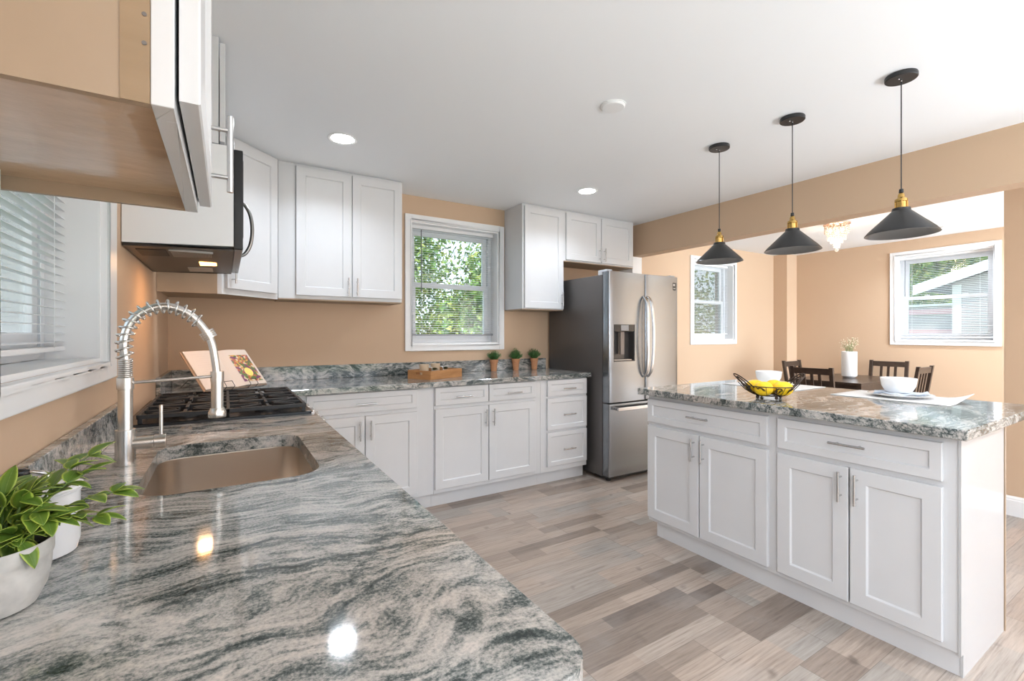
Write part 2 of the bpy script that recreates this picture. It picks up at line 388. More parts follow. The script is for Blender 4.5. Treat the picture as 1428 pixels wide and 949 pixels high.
def tag(o, label=None, cat=None, group=None, kind=None):
    if label: o['label'] = label
    if cat: o['category'] = cat
    if group: o['group'] = group
    if kind: o['kind'] = kind
    return o
def thing(name, label, cat, loc=(0, 0, 0), rotz=0, group=None):
    o = bpy.data.objects.new(name, None); COL.objects.link(o); o.empty_display_size = .1
    o.location = loc; o.rotation_euler = (0, 0, rotz)
    return tag(o, label, cat, group)
def dup(root, loc, rotz, label=None, group=None):
    r = root.copy(); COL.objects.link(r); r.location = loc; r.rotation_euler = (0, 0, rotz)
    if label: r['label'] = label
    if group: r['group'] = group
    for ch in list(root.children):
        c = ch.copy(); COL.objects.link(c); c.parent = r
        for g in list(ch.children):
            d = g.copy(); COL.objects.link(d); d.parent = c
    return r
def struct(mb, name, m, **k):
    o = mb.build(name, m, **k); o['kind'] = 'structure'; return o

# ============================================================ ROOM SHELL
XL, YB, YD, XR, YF = -.32, 3.75, 3.79, 7.20, -2.6
T = .28
def wall_y(name, y, thick, x0, x1, z0, z1, holes, m):   # wall in the XZ plane, room on the -y side (thick>0) or the +y side
    mb = MB(); ya, yb = sorted((y, y + thick))
    xs = sorted({x0, x1, *[h[0] for h in holes], *[h[1] for h in holes]})
    for a, b in zip(xs, xs[1:]):
        hs = sorted([(h[2], h[3]) for h in holes if h[0] <= a and h[1] >= b])
        z = z0
        for (p, q) in hs:
            if p > z: mb.box(a, ya, z, b, yb, p)
            z = q
        if z < z1: mb.box(a, ya, z, b, yb, z1)
    return struct(mb, name, m)
def wall_x(name, x, thick, y0, y1, z0, z1, holes, m):
    mb = MB(); xa, xb = sorted((x, x + thick))
    ys = sorted({y0, y1, *[h[0] for h in holes], *[h[1] for h in holes]})
    for a, b in zip(ys, ys[1:]):
        hs = sorted([(h[2], h[3]) for h in holes if h[0] <= a and h[1] >= b])
        z = z0
        for (p, q) in hs:
            if p > z: mb.box(xa, a, z, xb, b, p)
            z = q
        if z < z1: mb.box(xa, a, z, xb, b, z1)
    return struct(mb, name, m)
struct(MB().box(XL, YF, -.06, XR, YD, 0), 'floor', M['floor'])
struct(MB().box(XL - T, YF - T, CEIL, XR + T, YD + T, CEIL + .15), 'ceiling', M['ceil'])
W1 = (1.022, 1.83, 1.168, 2.20)      # left wall, y0 y1 z0 z1
W2 = (1.325, 2.175, 1.165, 2.205)    # kitchen back wall, x0 x1 z0 z1
W3 = (5.06, 5.93, 1.175, 2.20)       # dining back wall
W4 = (1.52, 2.405, 1.175, 2.225)     # dining far wall
wall_x('wall_left', XL, -T, YF, YB, 0, CEIL, [W1, (-1.75, -.65, 1.1, 2.1)], M['tan'])  # second opening is unseen, added for the left rear fill lamp
wall_y('wall_back', YB, T, XL - T, 3.742, 0, CEIL, [W2], M['tan'])
wall_y('wall_back_dining', YD, T, 3.742, XR, 0, CEIL, [W3], M['tan'])
wall_x('wall_far', XR, T, YF, YD + T, 0, CEIL, [W4], M['tan'])
wall_y('wall_front', YF, -T, XL - T, XR + T, 0, CEIL, [(.25, 2.95, 0, 2.1), (4.45, 6.75, 0, 2.1)], M['tan'])  # unseen openings added where the rear and dining fill come from
struct(MB().box(3.742, YF, 2.092, 3.885, YB, CEIL), 'wall_beam', M['tan'])
struct(MB().box(3.742, 3.56, 0, 3.885, 3.75, 2.092), 'wall_stub_white', M['trim'])
struct(MB().box(4.62, YF, 0, 4.76, .93, CEIL), 'wall_partition', M['tan'])
struct(MB().box(6.93, 3.595, 0, XR, YD, CEIL), 'wall_chase', M['tan'])
def bb_poly(h=.135, d=.016): return [(0, 0), (d, 0), (d, h * .78), (d * .72, h * .83), (d * .72, h * .9), (d * .3, h), (0, h)]
def baseboard_y(name, x, y0, y1, side):     # runs along y, on face x, protruding to side
    mb = MB(); p = bb_poly(); n = len(p)
    vs = [(x + side * a, y0, z) for a, z in p] + [(x + side * a, y1, z) for a, z in p]
    mb.add(vs, [tuple(range(n)), tuple(range(2 * n - 1, n - 1, -1))] + [(i, (i + 1) % n, n + (i + 1) % n, n + i) for i in range(n)])
    return struct(mb, name, M['trim'])
def baseboard_x(name, y, x0, x1, side):
    mb = MB(); p = bb_poly(); n = len(p)
    vs = [(x0, y + side * a, z) for a, z in p] + [(x1, y + side * a, z) for a, z in p]
    mb.add(vs, [tuple(range(n)), tuple(range(2 * n - 1, n - 1, -1))] + [(i, (i + 1) % n, n + (i + 1) % n, n + i) for i in range(n)])
    return struct(mb, name, M['trim'])
baseboard_y('baseboard_far', XR, YF, 3.59, -1)
baseboard_y('baseboard_partition_left', 4.62, YF, .93, -1)
baseboard_x('baseboard_partition_end', .93, 4.62, 4.76, 1)
baseboard_x('baseboard_dining', YD, 3.89, 6.93, -1)

# ---- windows: local frame: x along wall, y outward (0 = room face of wall), z up
def window(n, w_, z0, z1, mtx, cas=.055, depth=.13, cas_r=None):
    cas_r = cas_r or cas; R4 = mtx; h = z1 - z0
    root = bpy.data.objects.new('window_%d' % n, None); COL.objects.link(root); root['kind'] = 'structure'
    root.matrix_world = mtx @ Matrix.Translation((0, 0, z0))
    c = MB(); p = .018
    c.box(-cas, -p, -cas, 0, 0, h + cas); c.box(w_, -p, -cas, w_ + cas_r, 0, h + cas); c.box(0, -p, h, w_, 0, h + cas); c.box(0, -p, -cas, w_, 0, 0)
    # small inner bead
    for a in ((-.012, -p - .006, -.012, 0, -p, h + .012), (w_, -p - .006, -.012, w_ + .012, -p, h + .012), (0, -p - .006, h, w_, -p, h + .012), (0, -p - .006, -.012, w_, -p, 0)): c.box(*a)
    c.build('window_casing', M['trim'], root, bevel=.003)
    j = MB(); e = .012
    j.box(0, -.001, 0, e, depth, h); j.box(w_ - e, -.001, 0, w_, depth, h); j.box(e, -.001, h - e, w_ - e, depth, h); j.box(e, -.001, 0, w_ - e, depth, e)
    j.build('window_jamb', M['trim'], root)
    f = MB(); a, b = e, w_ - e; fw = .032; y0, y1 = depth - .012, depth + .07
    f.box(a, y0, e, a + fw, y1, h - e); f.box(b - fw, y0, e, b, y1, h - e); f.box(a + fw, y0, h - e - fw, b - fw, y1, h - e); f.box(a + fw, y0, e, b - fw, y1, e + fw)
    f.build('window_frame', M['vinyl'], root, bevel=.002)
    mid = e + (h - 2 * e) * .5; sw = .042
    for nm, za, zb, yy in (('lower_sash', e + fw, mid + .02, y0 + .006), ('upper_sash', mid - .02, h - e - fw, y0 + .036)):
        s = MB(); l, r = a + fw, b - fw; y2 = yy + .026
        s.box(l, yy, za, l + sw, y2, zb); s.box(r - sw, yy, za, r, y2, zb); s.box(l + sw, yy, zb - sw, r - sw, y2, zb); s.box(l + sw, yy, za, r - sw, y2, za + sw)
        if nm == 'lower_sash':
            for xx in (.3, .7): s.box(a + (b - a) * xx - .025, yy - .002, zb - .004, a + (b - a) * xx + .025, yy + .018, zb + .012)
        so = s.build(nm, M['vinyl'], root, bevel=.002)
        g = MB().box(l + sw - .004, yy + .011, za + sw - .004, r - sw + .004, yy + .014, zb - sw + .004)
        g.build('window_pane', M['glass'], so)
    return root
def blind(w_, h, zlow, mtx, label, depth=.085, tilt=18, pitch=.0205, slat=.0245, wand_x=None, wand_len=.55, rail_mat='blind', group=None, wandmat='wand'):
    root = thing('window_blind', label, 'blind'); root.matrix_world = mtx
    a, b = .016, w_ - .016
    MB().box(a, depth - .014, h - .012 - .028, b, depth + .014, h - .012).build('headrail', M['blind'], root, bevel=.002)
    s = MB(); z = h - .055; ti = radians(tilt)
    while z > zlow + .02:
        n = 4; pts = []
        for i in range(n + 1):
            u = -slat / 2 + slat * i / n; bow = .0022 * (1 - (2 * u / slat) ** 2)
            pts.append((depth + u * cos(ti) - bow * sin(ti), z + u * sin(ti) + bow * cos(ti)))
        vs = [(a, y, zz) for y, zz in pts] + [(b, y, zz) for y, zz in pts] + [(a, y, zz - .0007) for y, zz in pts] + [(b, y, zz - .0007) for y, zz in pts]
        k = n + 1
        fs = [(i, i + 1, k + i + 1, k + i) for i in range(n)] + [(2 * k + i, 3 * k + i, 3 * k + i + 1, 2 * k + i + 1) for i in range(n)]
        fs += [(0, k, 3 * k, 2 * k), (n, 2 * k + n, 3 * k + n, k + n)]
        s.add(vs, fs); z -= pitch
    s.build('slats', M['blind'], root)
    MB().box(a, depth - .012, zlow, b, depth + .012, zlow + .014).build('bottom_rail', M[rail_mat], root, bevel=.003)
    for fx in (.14, .86):
        xx = a + (b - a) * fx
        for yy in (depth - .0135, depth + .0135): MB().cyl((xx, yy, zlow + .01), (xx, yy, h - .04), .0009, n=5).build('ladder_cord', M['blind'], root)
    if wand_x is not None:
        MB().cyl((wand_x, depth - .024, h - .05), (wand_x, depth - .024, h - .05 - wand_len), .0042, n=8).build('tilt_wand', M[wandmat], root)
    return root
def mtx_back(x0, y): return Matrix.Translation((x0, y, 0))
def mtx_right(y1, x): return Matrix.Translation((x, y1, 0)) @ Matrix.Rotation(-pi / 2, 4, 'Z')      # local +y -> +x, local x -> -y
def mtx_left(y0, x): return Matrix.Translation((x, y0, 0)) @ Matrix.Rotation(pi / 2, 4, 'Z')        # local +y -> -x, local x -> +y
up = lambda m, z: m @ Matrix.Translation((0, 0, z))
window(1, W1[1] - W1[0], W1[2], W1[3], mtx_left(W1[0], XL), cas=.055, cas_r=.14)
window(2, W2[1] - W2[0], W2[2], W2[3], mtx_back(W2[0], YB))
window(3, W3[1] - W3[0], W3[2], W3[3], mtx_back(W3[0], YD))
window(4, W4[1] - W4[0], W4[2], W4[3], mtx_right(W4[1], XR))
blind(W1[1] - W1[0], W1[3] - W1[2], .035, up(mtx_left(W1[0], XL), W1[2]), 'white slatted blind in the large window beside the kitchen faucet', tilt=4, pitch=.0235, slat=.025)
blind(W2[1] - W2[0], W2[3] - W2[2], .075, up(mtx_back(W2[0], YB), W2[2]), 'white mini blind with dark wand in the window between the kitchen wall cabinets', tilt=8, wand_x=.115, wand_len=.54, rail_mat='blindgrey')
blind(W3[1] - W3[0], W3[3] - W3[2], .075, up(mtx_back(W3[0], YD), W3[2]), 'white mini blind in the narrow looking dining window right of the refrigerator', tilt=14)
blind(W4[1] - W4[0], W4[3] - W4[2], .035, up(mtx_right(W4[1], XR), W4[2]), 'white mini blind in the far dining window facing a neighbouring house', tilt=8, wand_x=.075, wand_len=.45)

# ============================================================ CABINET PARTS
def shaker(parent, name, x0, z0, x1, z1, y=0, th=.019, fw=.058, label=None, m='cab'):
    """door/drawer front: local face toward -y; back at y, front at y-th"""
    mb = MB(); yf = y - th; rec = .009; e = .0022; b = .006
    def ring(ix, yy): return [(x0 + ix, yy, z0 + ix), (x1 - ix, yy, z0 + ix), (x1 - ix, yy, z1 - ix), (x0 + ix, yy, z1 - ix)]
    rings = [ring(0, y), ring(0, yf + e), ring(e, yf), ring(fw, yf), ring(fw + b, yf + rec)]
    vs = [p for r in rings for p in r]; fs = [(0, 3, 2, 1)]
    for j in range(len(rings) - 1):
        for i in range(4):
            fs.append((4 * j + i, 4 * j + (i + 1) % 4, 4 * j + 4 + (i + 1) % 4, 4 * j + 4 + i))
    k = 4 * (len(rings) - 1); fs.append((k, k + 1, k + 2, k + 3))
    mb.add(vs, fs); return mb.build(name, M[m], parent)
def bar_handle(parent, x, z, length, vertical=True, y=-.019, off=.03, r=.0055):
    mb = MB(); h = length / 2; q = h * .62
    if vertical:
        mb.cyl((x, y - off, z - h), (x, y - off, z + h), r, n=12)
        for s in (-1, 1): mb.cyl((x, y, z + s * q), (x, y - off, z + s * q), r * .72, n=10)
    else:
        mb.cyl((x - h, y - off, z), (x + h, y - off, z), r, n=12)
        for s in (-1, 1): mb.cyl((x + s * q, y, z), (x + s * q, y - off, z), r * .72, n=10)
    return mb.build('handle', M['chrome'], parent, smooth='auto')
ZB0, ZB1 = .105, .876
def base_cabinet(label, loc, rotz, w_, depth, doors, drawers, kick=.05, group=None, open_top=False, kick_z=.105):
    """doors: (x0,x1,z0,z1,handle x or None, vertical) ; drawers: (x0,x1,z0,z1,handlelen)"""
    t = thing('base_cabinet', label, 'cabinet', loc, rotz, group)
    if open_top: MB().box(0, 0, kick_z, w_, .02, ZB1).box(0, depth - .012, kick_z, w_, depth, ZB1).box(0, .02, kick_z, .018, depth - .012, ZB1).box(w_ - .018, .02, kick_z, w_, depth - .012, ZB1).box(.018, .02, kick_z, w_ - .018, depth - .012, kick_z + .018).build('body', M['cab'], t)
    else: MB().box(0, 0, kick_z, w_, depth, ZB1).build('body', M['cab'], t, bevel=.0015)
    MB().box(0, kick, 0, w_, depth, kick_z).build('toe_kick', M['cab'], t)
    for (x0, x1, z0, z1, hx) in doors:
        d = shaker(t, 'door', x0, z0, x1, z1)
        if hx is not None: bar_handle(d, hx, z1 - .092, .128, True)
    for (x0, x1, z0, z1, hl) in drawers:
        d = shaker(t, 'drawer', x0, z0, x1, z1, fw=.036)
        bar_handle(d, (x0 + x1) / 2, (z0 + z1) / 2 - .008, hl, False)
    return t

# back run, face y = 3.11 (door face 3.091)
FY = 3.11; D = YB - FY - .003
base_cabinet('white base cabinet with one wide drawer nearest the gas range', (.34, FY, 0), 0, .928 - .001, D,
             [(.085, .437, .135, .712, .405), (.444, .800, .135, .712, .474)], [(.085, .800, .738, .868, .13)])
base_cabinet('white base cabinet with two small drawers over two doors below the window', (1.268, FY, 0), 0, .936 - .001, D,
             [(.006, .439, .135, .712, .411), (.446, .876, .135, .712, .477)], [(.006, .439, .738, .868, .13), (.446, .876, .738, .868, .13)])
base_cabinet('white base cabinet with three stacked drawers beside the refrigerator', (2.204, FY, 0), 0, .496 - .001, D,
             [], [(.062, .486, .735, .868, .13), (.062, .486, .452, .716, .13), (.062, .486, .15, .432, .13)])
# left run, faces +x ; local x -> +y
LX = .285
base_cabinet('white sink base cabinet under the long granite counter on the left', (LX, .40, 0), pi / 2, 1.70, LX - XL - .003,
             [(.03, .44, .135, .712, .40), (.45, .86, .135, .712, .49), (.87, 1.27, .135, .712, 1.23), (1.28, 1.67, .135, .712, 1.32)],
             [(.03, .86, .738, .868, .13), (.87, 1.67, .738, .868, .13)], open_top=True)
base_cabinet('white corner base cabinet filling the corner behind the gas range', (LX, 2.90, 0), pi / 2, YB - 2.903, LX - XL - .003, [], [])

# island: face x = 2.26, local x -> -y
IX = 2.262
def island():
    t = thing('kitchen_island', 'white kitchen island cabinet with two wide drawers and four doors', 'island', (IX, 2.015, 0), -pi / 2)
    W_ = 1.445; Dp = .53
    MB().box(0, 0, .09, W_, Dp, ZB1).build('body', M['cab'], t, bevel=.0015)
    MB().box(.05, .02, 0, W_, Dp - .001, .0895).build('toe_kick', M['cab'], t)
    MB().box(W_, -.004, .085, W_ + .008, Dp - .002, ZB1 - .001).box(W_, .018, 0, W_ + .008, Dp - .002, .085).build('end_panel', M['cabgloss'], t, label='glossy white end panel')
    MB().box(-.01, Dp, 0, W_ + .012, Dp + .012, ZB1 - .001).build('back_panel', M['birch'], t, label='unpainted plywood back panel')
    for (a, b, z0, z1, hx) in [(.006, .372, .115, .685, .345), (.379, .757, .115, .685, .406), (.805, 1.101, .115, .685, 1.076), (1.108, 1.404, .115, .685, 1.136)]:
        d = shaker(t, 'door', a, z0, b, z1); bar_handle(d, hx, z1 - .083, .128)
    for (a, b) in [(.006, .757), (.805, 1.404)]:
        d = shaker(t, 'drawer', a, .708, b, .850, fw=.036); bar_handle(d, (a + b) / 2, .783, .135, False)
island()

# ============================================================ COUNTERTOPS
def rounded_rect(x0, y0, x1, y1, r, n=6, rs=None):
    rs = rs or (r, r, r, r); pts = []
    for (cx, cy, a0, rr) in ((x0, y0, 180, rs[0]), (x1, y0, 270, rs[1]), (x1, y1, 0, rs[2]), (x0, y1, 90, rs[3])):
        ox = cx + (rr if cx == x0 else -rr); oy = cy + (rr if cy == y0 else -rr)
        for i in range(n + 1):
            a = radians(a0 + 90 * i / n); pts.append((ox + rr * cos(a), oy + rr * sin(a)))
    return pts
def slab(name, outer, inner, z0, z1, m, bevel=.004):
    """extruded polygon with one optional hole, made by bmesh triangle fill"""
    bm = bmesh.new()
    def loop(poly): 
        v = [bm.verts.new((x, y, z1)) for x, y in poly]; return v, [bm.edges.new((v[i], v[(i + 1) % len(v)])) for i in range(len(v))]
    vo, eo = loop(outer); es = list(eo)
    if inner: vi, ei = loop(inner); es += ei
    bmesh.ops.triangle_fill(bm, use_beauty=True, edges=es)
    top = list(bm.faces)
    r = bmesh.ops.extrude_face_region(bm, geom=top)
    vs = [g for g in r['geom'] if isinstance(g, bmesh.types.BMVert)]
    for v in vs: v.co.z = z0
    bmesh.ops.recalc_face_normals(bm, faces=bm.faces)
    me = bpy.data.meshes.new(name); bm.to_mesh(me); bm.free(); me.materials.append(m)
    o = bpy.data.objects.new(name, me); COL.objects.link(o)
    b = o.modifiers.new('bevel', 'BEVEL'); b.width = bevel; b.segments = 3; b.limit_method = 'ANGLE'; b.angle_limit = radians(50)
    return o
ZC0, ZC1 = .8762, .914
WX = XL + .0015; WY = YB - .0015
CX = .328
SINK = (-.165, 1.20, .205, 1.725)
outer = rounded_rect(WX, .355, CX, 2.118, .03, rs=(.002, .045, .002, .002))
so = slab('countertop', outer, rounded_rect(*SINK, .075, n=8), ZC0, ZC1, M['granite'], .006)
tag(so, 'polished grey granite countertop with the sink cut-out in the foreground', 'countertop')
mb = MB(); mb.box(WX, .355, ZC1 + .0002, WX + .02, 2.118, 1.016)
tag(mb.build('backsplash', M['granite'], None, bevel=.002), 'low grey granite backsplash along the wall below the left window', 'backsplash')
outer2 = [(WX, 2.882), (CX, 2.882), (CX, 3.045), (2.728, 3.075), (2.728, 3.085), (2.728, WY), (WX, WY)]
s2 = slab('countertop', outer2, None, ZC0, ZC1, M['granite_back'], .005)
tag(s2, 'grey granite countertop under the back window, running to the refrigerator', 'countertop')
tag(MB().box(WX, 3.12, ZC1 + .0002, WX + .02, WY, 1.016).build('backsplash', M['granite_back'], None, bevel=.002), 'short granite backsplash piece on the left wall behind the gas range', 'backsplash')
tag(MB().box(WX + .0205, WY - .02, ZC1 + .0002, 2.71, WY, 1.016).build('backsplash', M['granite_back'], None, bevel=.002), 'low dark veined granite backsplash below the kitchen window', 'backsplash')
s3 = slab('countertop', [(2.198, .53), (3.26, .53), (3.26, 2.05), (2.198, 2.05)], None, ZC0, ZC1, M['granite_island'], .005)
tag(s3, 'grey granite island countertop with seating overhang', 'countertop')

# ============================================================ SINK
t = thing('kitchen_sink', 'stainless steel undermount sink in the near granite counter', 'sink', ((SINK[0] + SINK[2]) / 2, (SINK[1] + SINK[3]) / 2, .70))
def sinkmesh():
    mb = MB(); hx = (SINK[2] - SINK[0]) / 2 + .004; hy = (SINK[3] - SINK[1]) / 2 + .004
    levels = [(0, .175, .075), (0, .172, .075), (.006, .06, .07), (.02, .012, .06), (.05, .0, .04)]
    rings = []
    for ins, z, r in levels: rings.append([(x, y, z) for x, y in rounded_rect(-hx + ins, -hy + ins, hx - ins, hy - ins, r, n=8)])
    n = len(rings[0]); vs = [p for r_ in rings for p in r_]; fs = []
    for j in range(len(rings) - 1):
        for i in range(n): fs.append((j * n + i, j * n + (i + 1) % n, (j + 1) * n + (i + 1) % n, (j + 1) * n + i))
    fs.append(tuple(range((len(rings) - 1) * n, len(rings) * n)))
    mb.add(vs, fs); return mb
b_ = sinkmesh().build('basin', M['steelh'], t, smooth='auto')
sol = b_.modifiers.new('s', 'SOLIDIFY'); sol.thickness = .002; sol.offset = 1
MB().lathe([(.045, .001), (.045, .004), (.03, .003), (.0, .0025)], (0, 0, 0)).build('drain', M['nickel'], t, smooth='auto')

# ============================================================ FAUCET
FX, FYY = -.22, 1.54
t = thing('kitchen_faucet', 'tall brushed nickel spring faucet behind the sink', 'faucet', (FX, FYY, ZC1))
z = lambda a: a - ZC1
MB().cyl((0, 0, 0), (0, 0, z(1.005)), .0215, n=28).build('base', M['nickel'], t, smooth='auto', bevel=.001)
MB().cyl((0, 0, z(1.005)), (0, 0, z(1.108)), .0155, n=28).build('column', M['nickel'], t, smooth='auto')
MB().cyl((0, 0, z(1.108)), (0, 0, z(1.139)), .018, n=28).build('collar', M['nickel'], t, smooth='auto', bevel=.001)
lv = MB().cyl((.015, 0, z(.967)), (.060, 0, z(.967)), .0165, n=24).cyl((.060, 0, z(.967)), (.085, 0, z(.967)), .0185, n=24)
lvo = lv.build('handle_body', M['nickel'], t, smooth='auto', bevel=.001)
MB().cyl((.074, 0, z(.980)), (.074, 0, z(1.062)), .0045, n=12).build('lever', M['nickel'], lvo, smooth='auto')
# hose path
A = [(-.0, 1.139), (-.0, 1.185), (-.003, 1.221), (.002, 1.258), (.014, 1.287), (.033, 1.308), (.058, 1.321), (.088, 1.325), (.118, 1.316), (.143, 1.299), (.163, 1.275), (.178, 1.25), (.188, 1.222), (.194, 1.185), (.198, 1.15), (.199, 1.12)]
def catmull(P, n=6):
    out = []
    for i in range(len(P) - 1):
        p0, p1, p2, p3 = P[max(i - 1, 0)], P[i], P[i + 1], P[min(i + 2, len(P) - 1)]
        for k in range(n):
            u = k / n
            out.append(tuple(.5 * ((2 * b) + (-a + c) * u + (2 * a - 5 * b + 4 * c - d) * u * u + (-a + 3 * b - 3 * c + d) * u ** 3) for a, b, c, d in zip(p0, p1, p2, p3)))
    out.append(P[-1]); return out
path = [(x, 0, z(zz)) for x, zz in catmull(A, 6)]
MB().tube(path, .0100, n=14).build('hose', M['nickel'], t, smooth=True)
# spring: dense at the bottom, open over the arch
def helix(path, s0, s1, turns, R, r, m_per=18):
    V = [Vector(p) for p in path]; L = [0]
    for a, b in zip(V, V[1:]): L.append(L[-1] + (b - a).length)
    tot = L[-1]; pts = []; N = int(turns * m_per); j = 0
    for i in range(N + 1):
        s = (s0 + (s1 - s0) * i / N) * tot
        while j < len(V) - 2 and L[j + 1] < s: j += 1
        u = (s - L[j]) / (L[j + 1] - L[j]); p = V[j].lerp(V[j + 1], u); d = (V[j + 1] - V[j]).normalized()
        e1 = Vector((0, 1, 0)); e2 = d.cross(e1).normalized(); a = 2 * pi * i / m_per
        pts.append(p + e1 * (R * cos(a)) + e2 * (R * sin(a)))
    return MB().tube(pts, r, n=6)
tot = sum((Vector(b) - Vector(a)).length for a, b in zip(path, path[1:]))
helix(path, 0, .047 / tot, 9, .0135, .0024).build('spring', M['nickel'], t, smooth=True, label='dense lower coils of the spring')
helix(path, .047 / tot, .325 / tot, 15, .0175, .0024).build('spring', M['nickel'], t, smooth=True)
pe = Vector(path[64]); pd = (Vector(path[67]) - Vector(path[61])).normalized()
mbq = MB()
for k in range(4):
    c0 = pe + pd * (k * .0058); mbq.cyl(tuple(c0), tuple(c0 + pd * .0046), .0185, n=20)
mbq.build('spring_clip', M['nickel'], t, smooth='auto')
hx = .2
MB().cyl((0, 0, z(1.124)), (hx - .01, 0, z(1.133)), .004, n=12).build('support_arm', M['nickel'], t, smooth='auto')
MB().cyl((hx, 0, z(1.118)), (hx, 0, z(1.146)), .0165, n=24).build('arm_ring', M['nickel'], t, smooth='auto')
MB().cyl((hx, 0, z(1.035)), (hx, 0, z(1.135)), .0150, n=24).lathe([(.021, z(1.018)), (.022, z(1.022)), (.022, z(1.032)), (.0165, z(1.044))], (hx, 0, 0), 24).build('spray_head', M['nickel'], t, smooth='auto')

# ============================================================ GAS RANGE
RY0, RY1 = 2.122, 2.878
t = thing('gas_range', 'stainless steel slide-in gas range with black cast iron grates', 'range', (0, RY0, 0))
rw = RY1 - RY0
MB().box(XL + .004, 0.001, .02, .30, rw - .001, .895).build('body', M['fridgeside'], t)
MB().box(XL + .004, 0, .8955, .315, rw, .925).build('cooktop', M['black'], t, bevel=.004)
MB().box(.3005, .02, .13, .325, rw - .02, .72).build('oven_door', M['rangefront'], t, bevel=.004)
MB().prism([(0, .0), (.06, .0), (.0601, .001), (.02, .12), (0, .12)], 0, rw, Matrix(((1, 0, 0, .3015), (0, 0, 1, 0), (0, 1, 0, .80), (0, 0, 0, 1)))).build('control_panel', M['rangefront'], t, bevel=.002)
for k in range(5):
    yy = .09 + k * (rw - .18) / 4
    nx = Vector((.945, 0, .325)); c0 = Vector((.338, yy, .855)); kn = MB()
    kn.cyl(tuple(c0), tuple(c0 + nx * .012), .024, n=20); kn.cyl(tuple(c0 + nx * .012), tuple(c0 + nx * .042), .019, .017, n=20)
    kn.build('knob', M['rangefront'], t, smooth='auto', bevel=.001)
MB().cyl((.375, .05, .69), (.375, rw - .05, .69), .011, n=14).cyl((.32, .08, .69), (.375, .08, .69), .008).cyl((.32, rw - .08, .69), (.375, rw - .08, .69), .008).build('oven_handle', M['chrome'], t, smooth='auto')
gx0, gx1 = XL + .045, .293
for g in range(3):
    a = .012 + g * (rw - .024) / 3; b = a + (rw - .024) / 3 - .006; gm = MB(); z0, z1 = .942, .957; q = .0055
    def bar(x0, y0, x1, y1, zz0=z0, zz1=z1, q=q):
        d = Vector((x1 - x0, y1 - y0, 0)).normalized(); nrm = Vector((-d.y, d.x, 0)) * q
        gm.prism([(x0 - nrm.x, y0 - nrm.y), (x1 - nrm.x, y1 - nrm.y), (x1 + nrm.x, y1 + nrm.y), (x0 + nrm.x, y0 + nrm.y)], zz0, zz1)
    bar(gx0, a + q, gx1, a + q); bar(gx0, b - q, gx1, b - q); bar(gx0 + q, a, gx0 + q, b); bar(gx1 - q, a, gx1 - q, b)
    xm = (gx0 + gx1) / 2; ym = (a + b) / 2; bar(xm, a, xm, b)
    for cxx in ((gx0 + xm) / 2, (xm + gx1) / 2):
        for (dx, dy) in ((1, 0), (-1, 0), (0, 1), (0, -1), (.72, .72), (-.72, .72), (.72, -.72), (-.72, -.72)):
            ex = cxx + dx * ((xm - gx0) / 2 - .004); ey = ym + dy * ((b - a) / 2 - .004)
            bar(cxx + dx * .032, ym + dy * .032, ex, ey, z0 + .003, z1)
    for (lx, ly) in ((gx0 + .01, a + .01), (gx1 - .01, a + .01), (gx0 + .01, b - .01), (gx1 - .01, b - .01)): gm.box(lx - .007, ly - .007, .9252, lx + .007, ly + .007, z0)
    gm.build('grate', M['iron'], t, bevel=.0015)
    for cxx in ((gx0 + xm) / 2, (xm + gx1) / 2):
        MB().lathe([(.045, .9252), (.045, .932), (.034, .934), (.033, .9385), (.03, .9405), (0, .9405)], (cxx, ym, 0), 28).build('burner', M['iron'], t, smooth='auto')

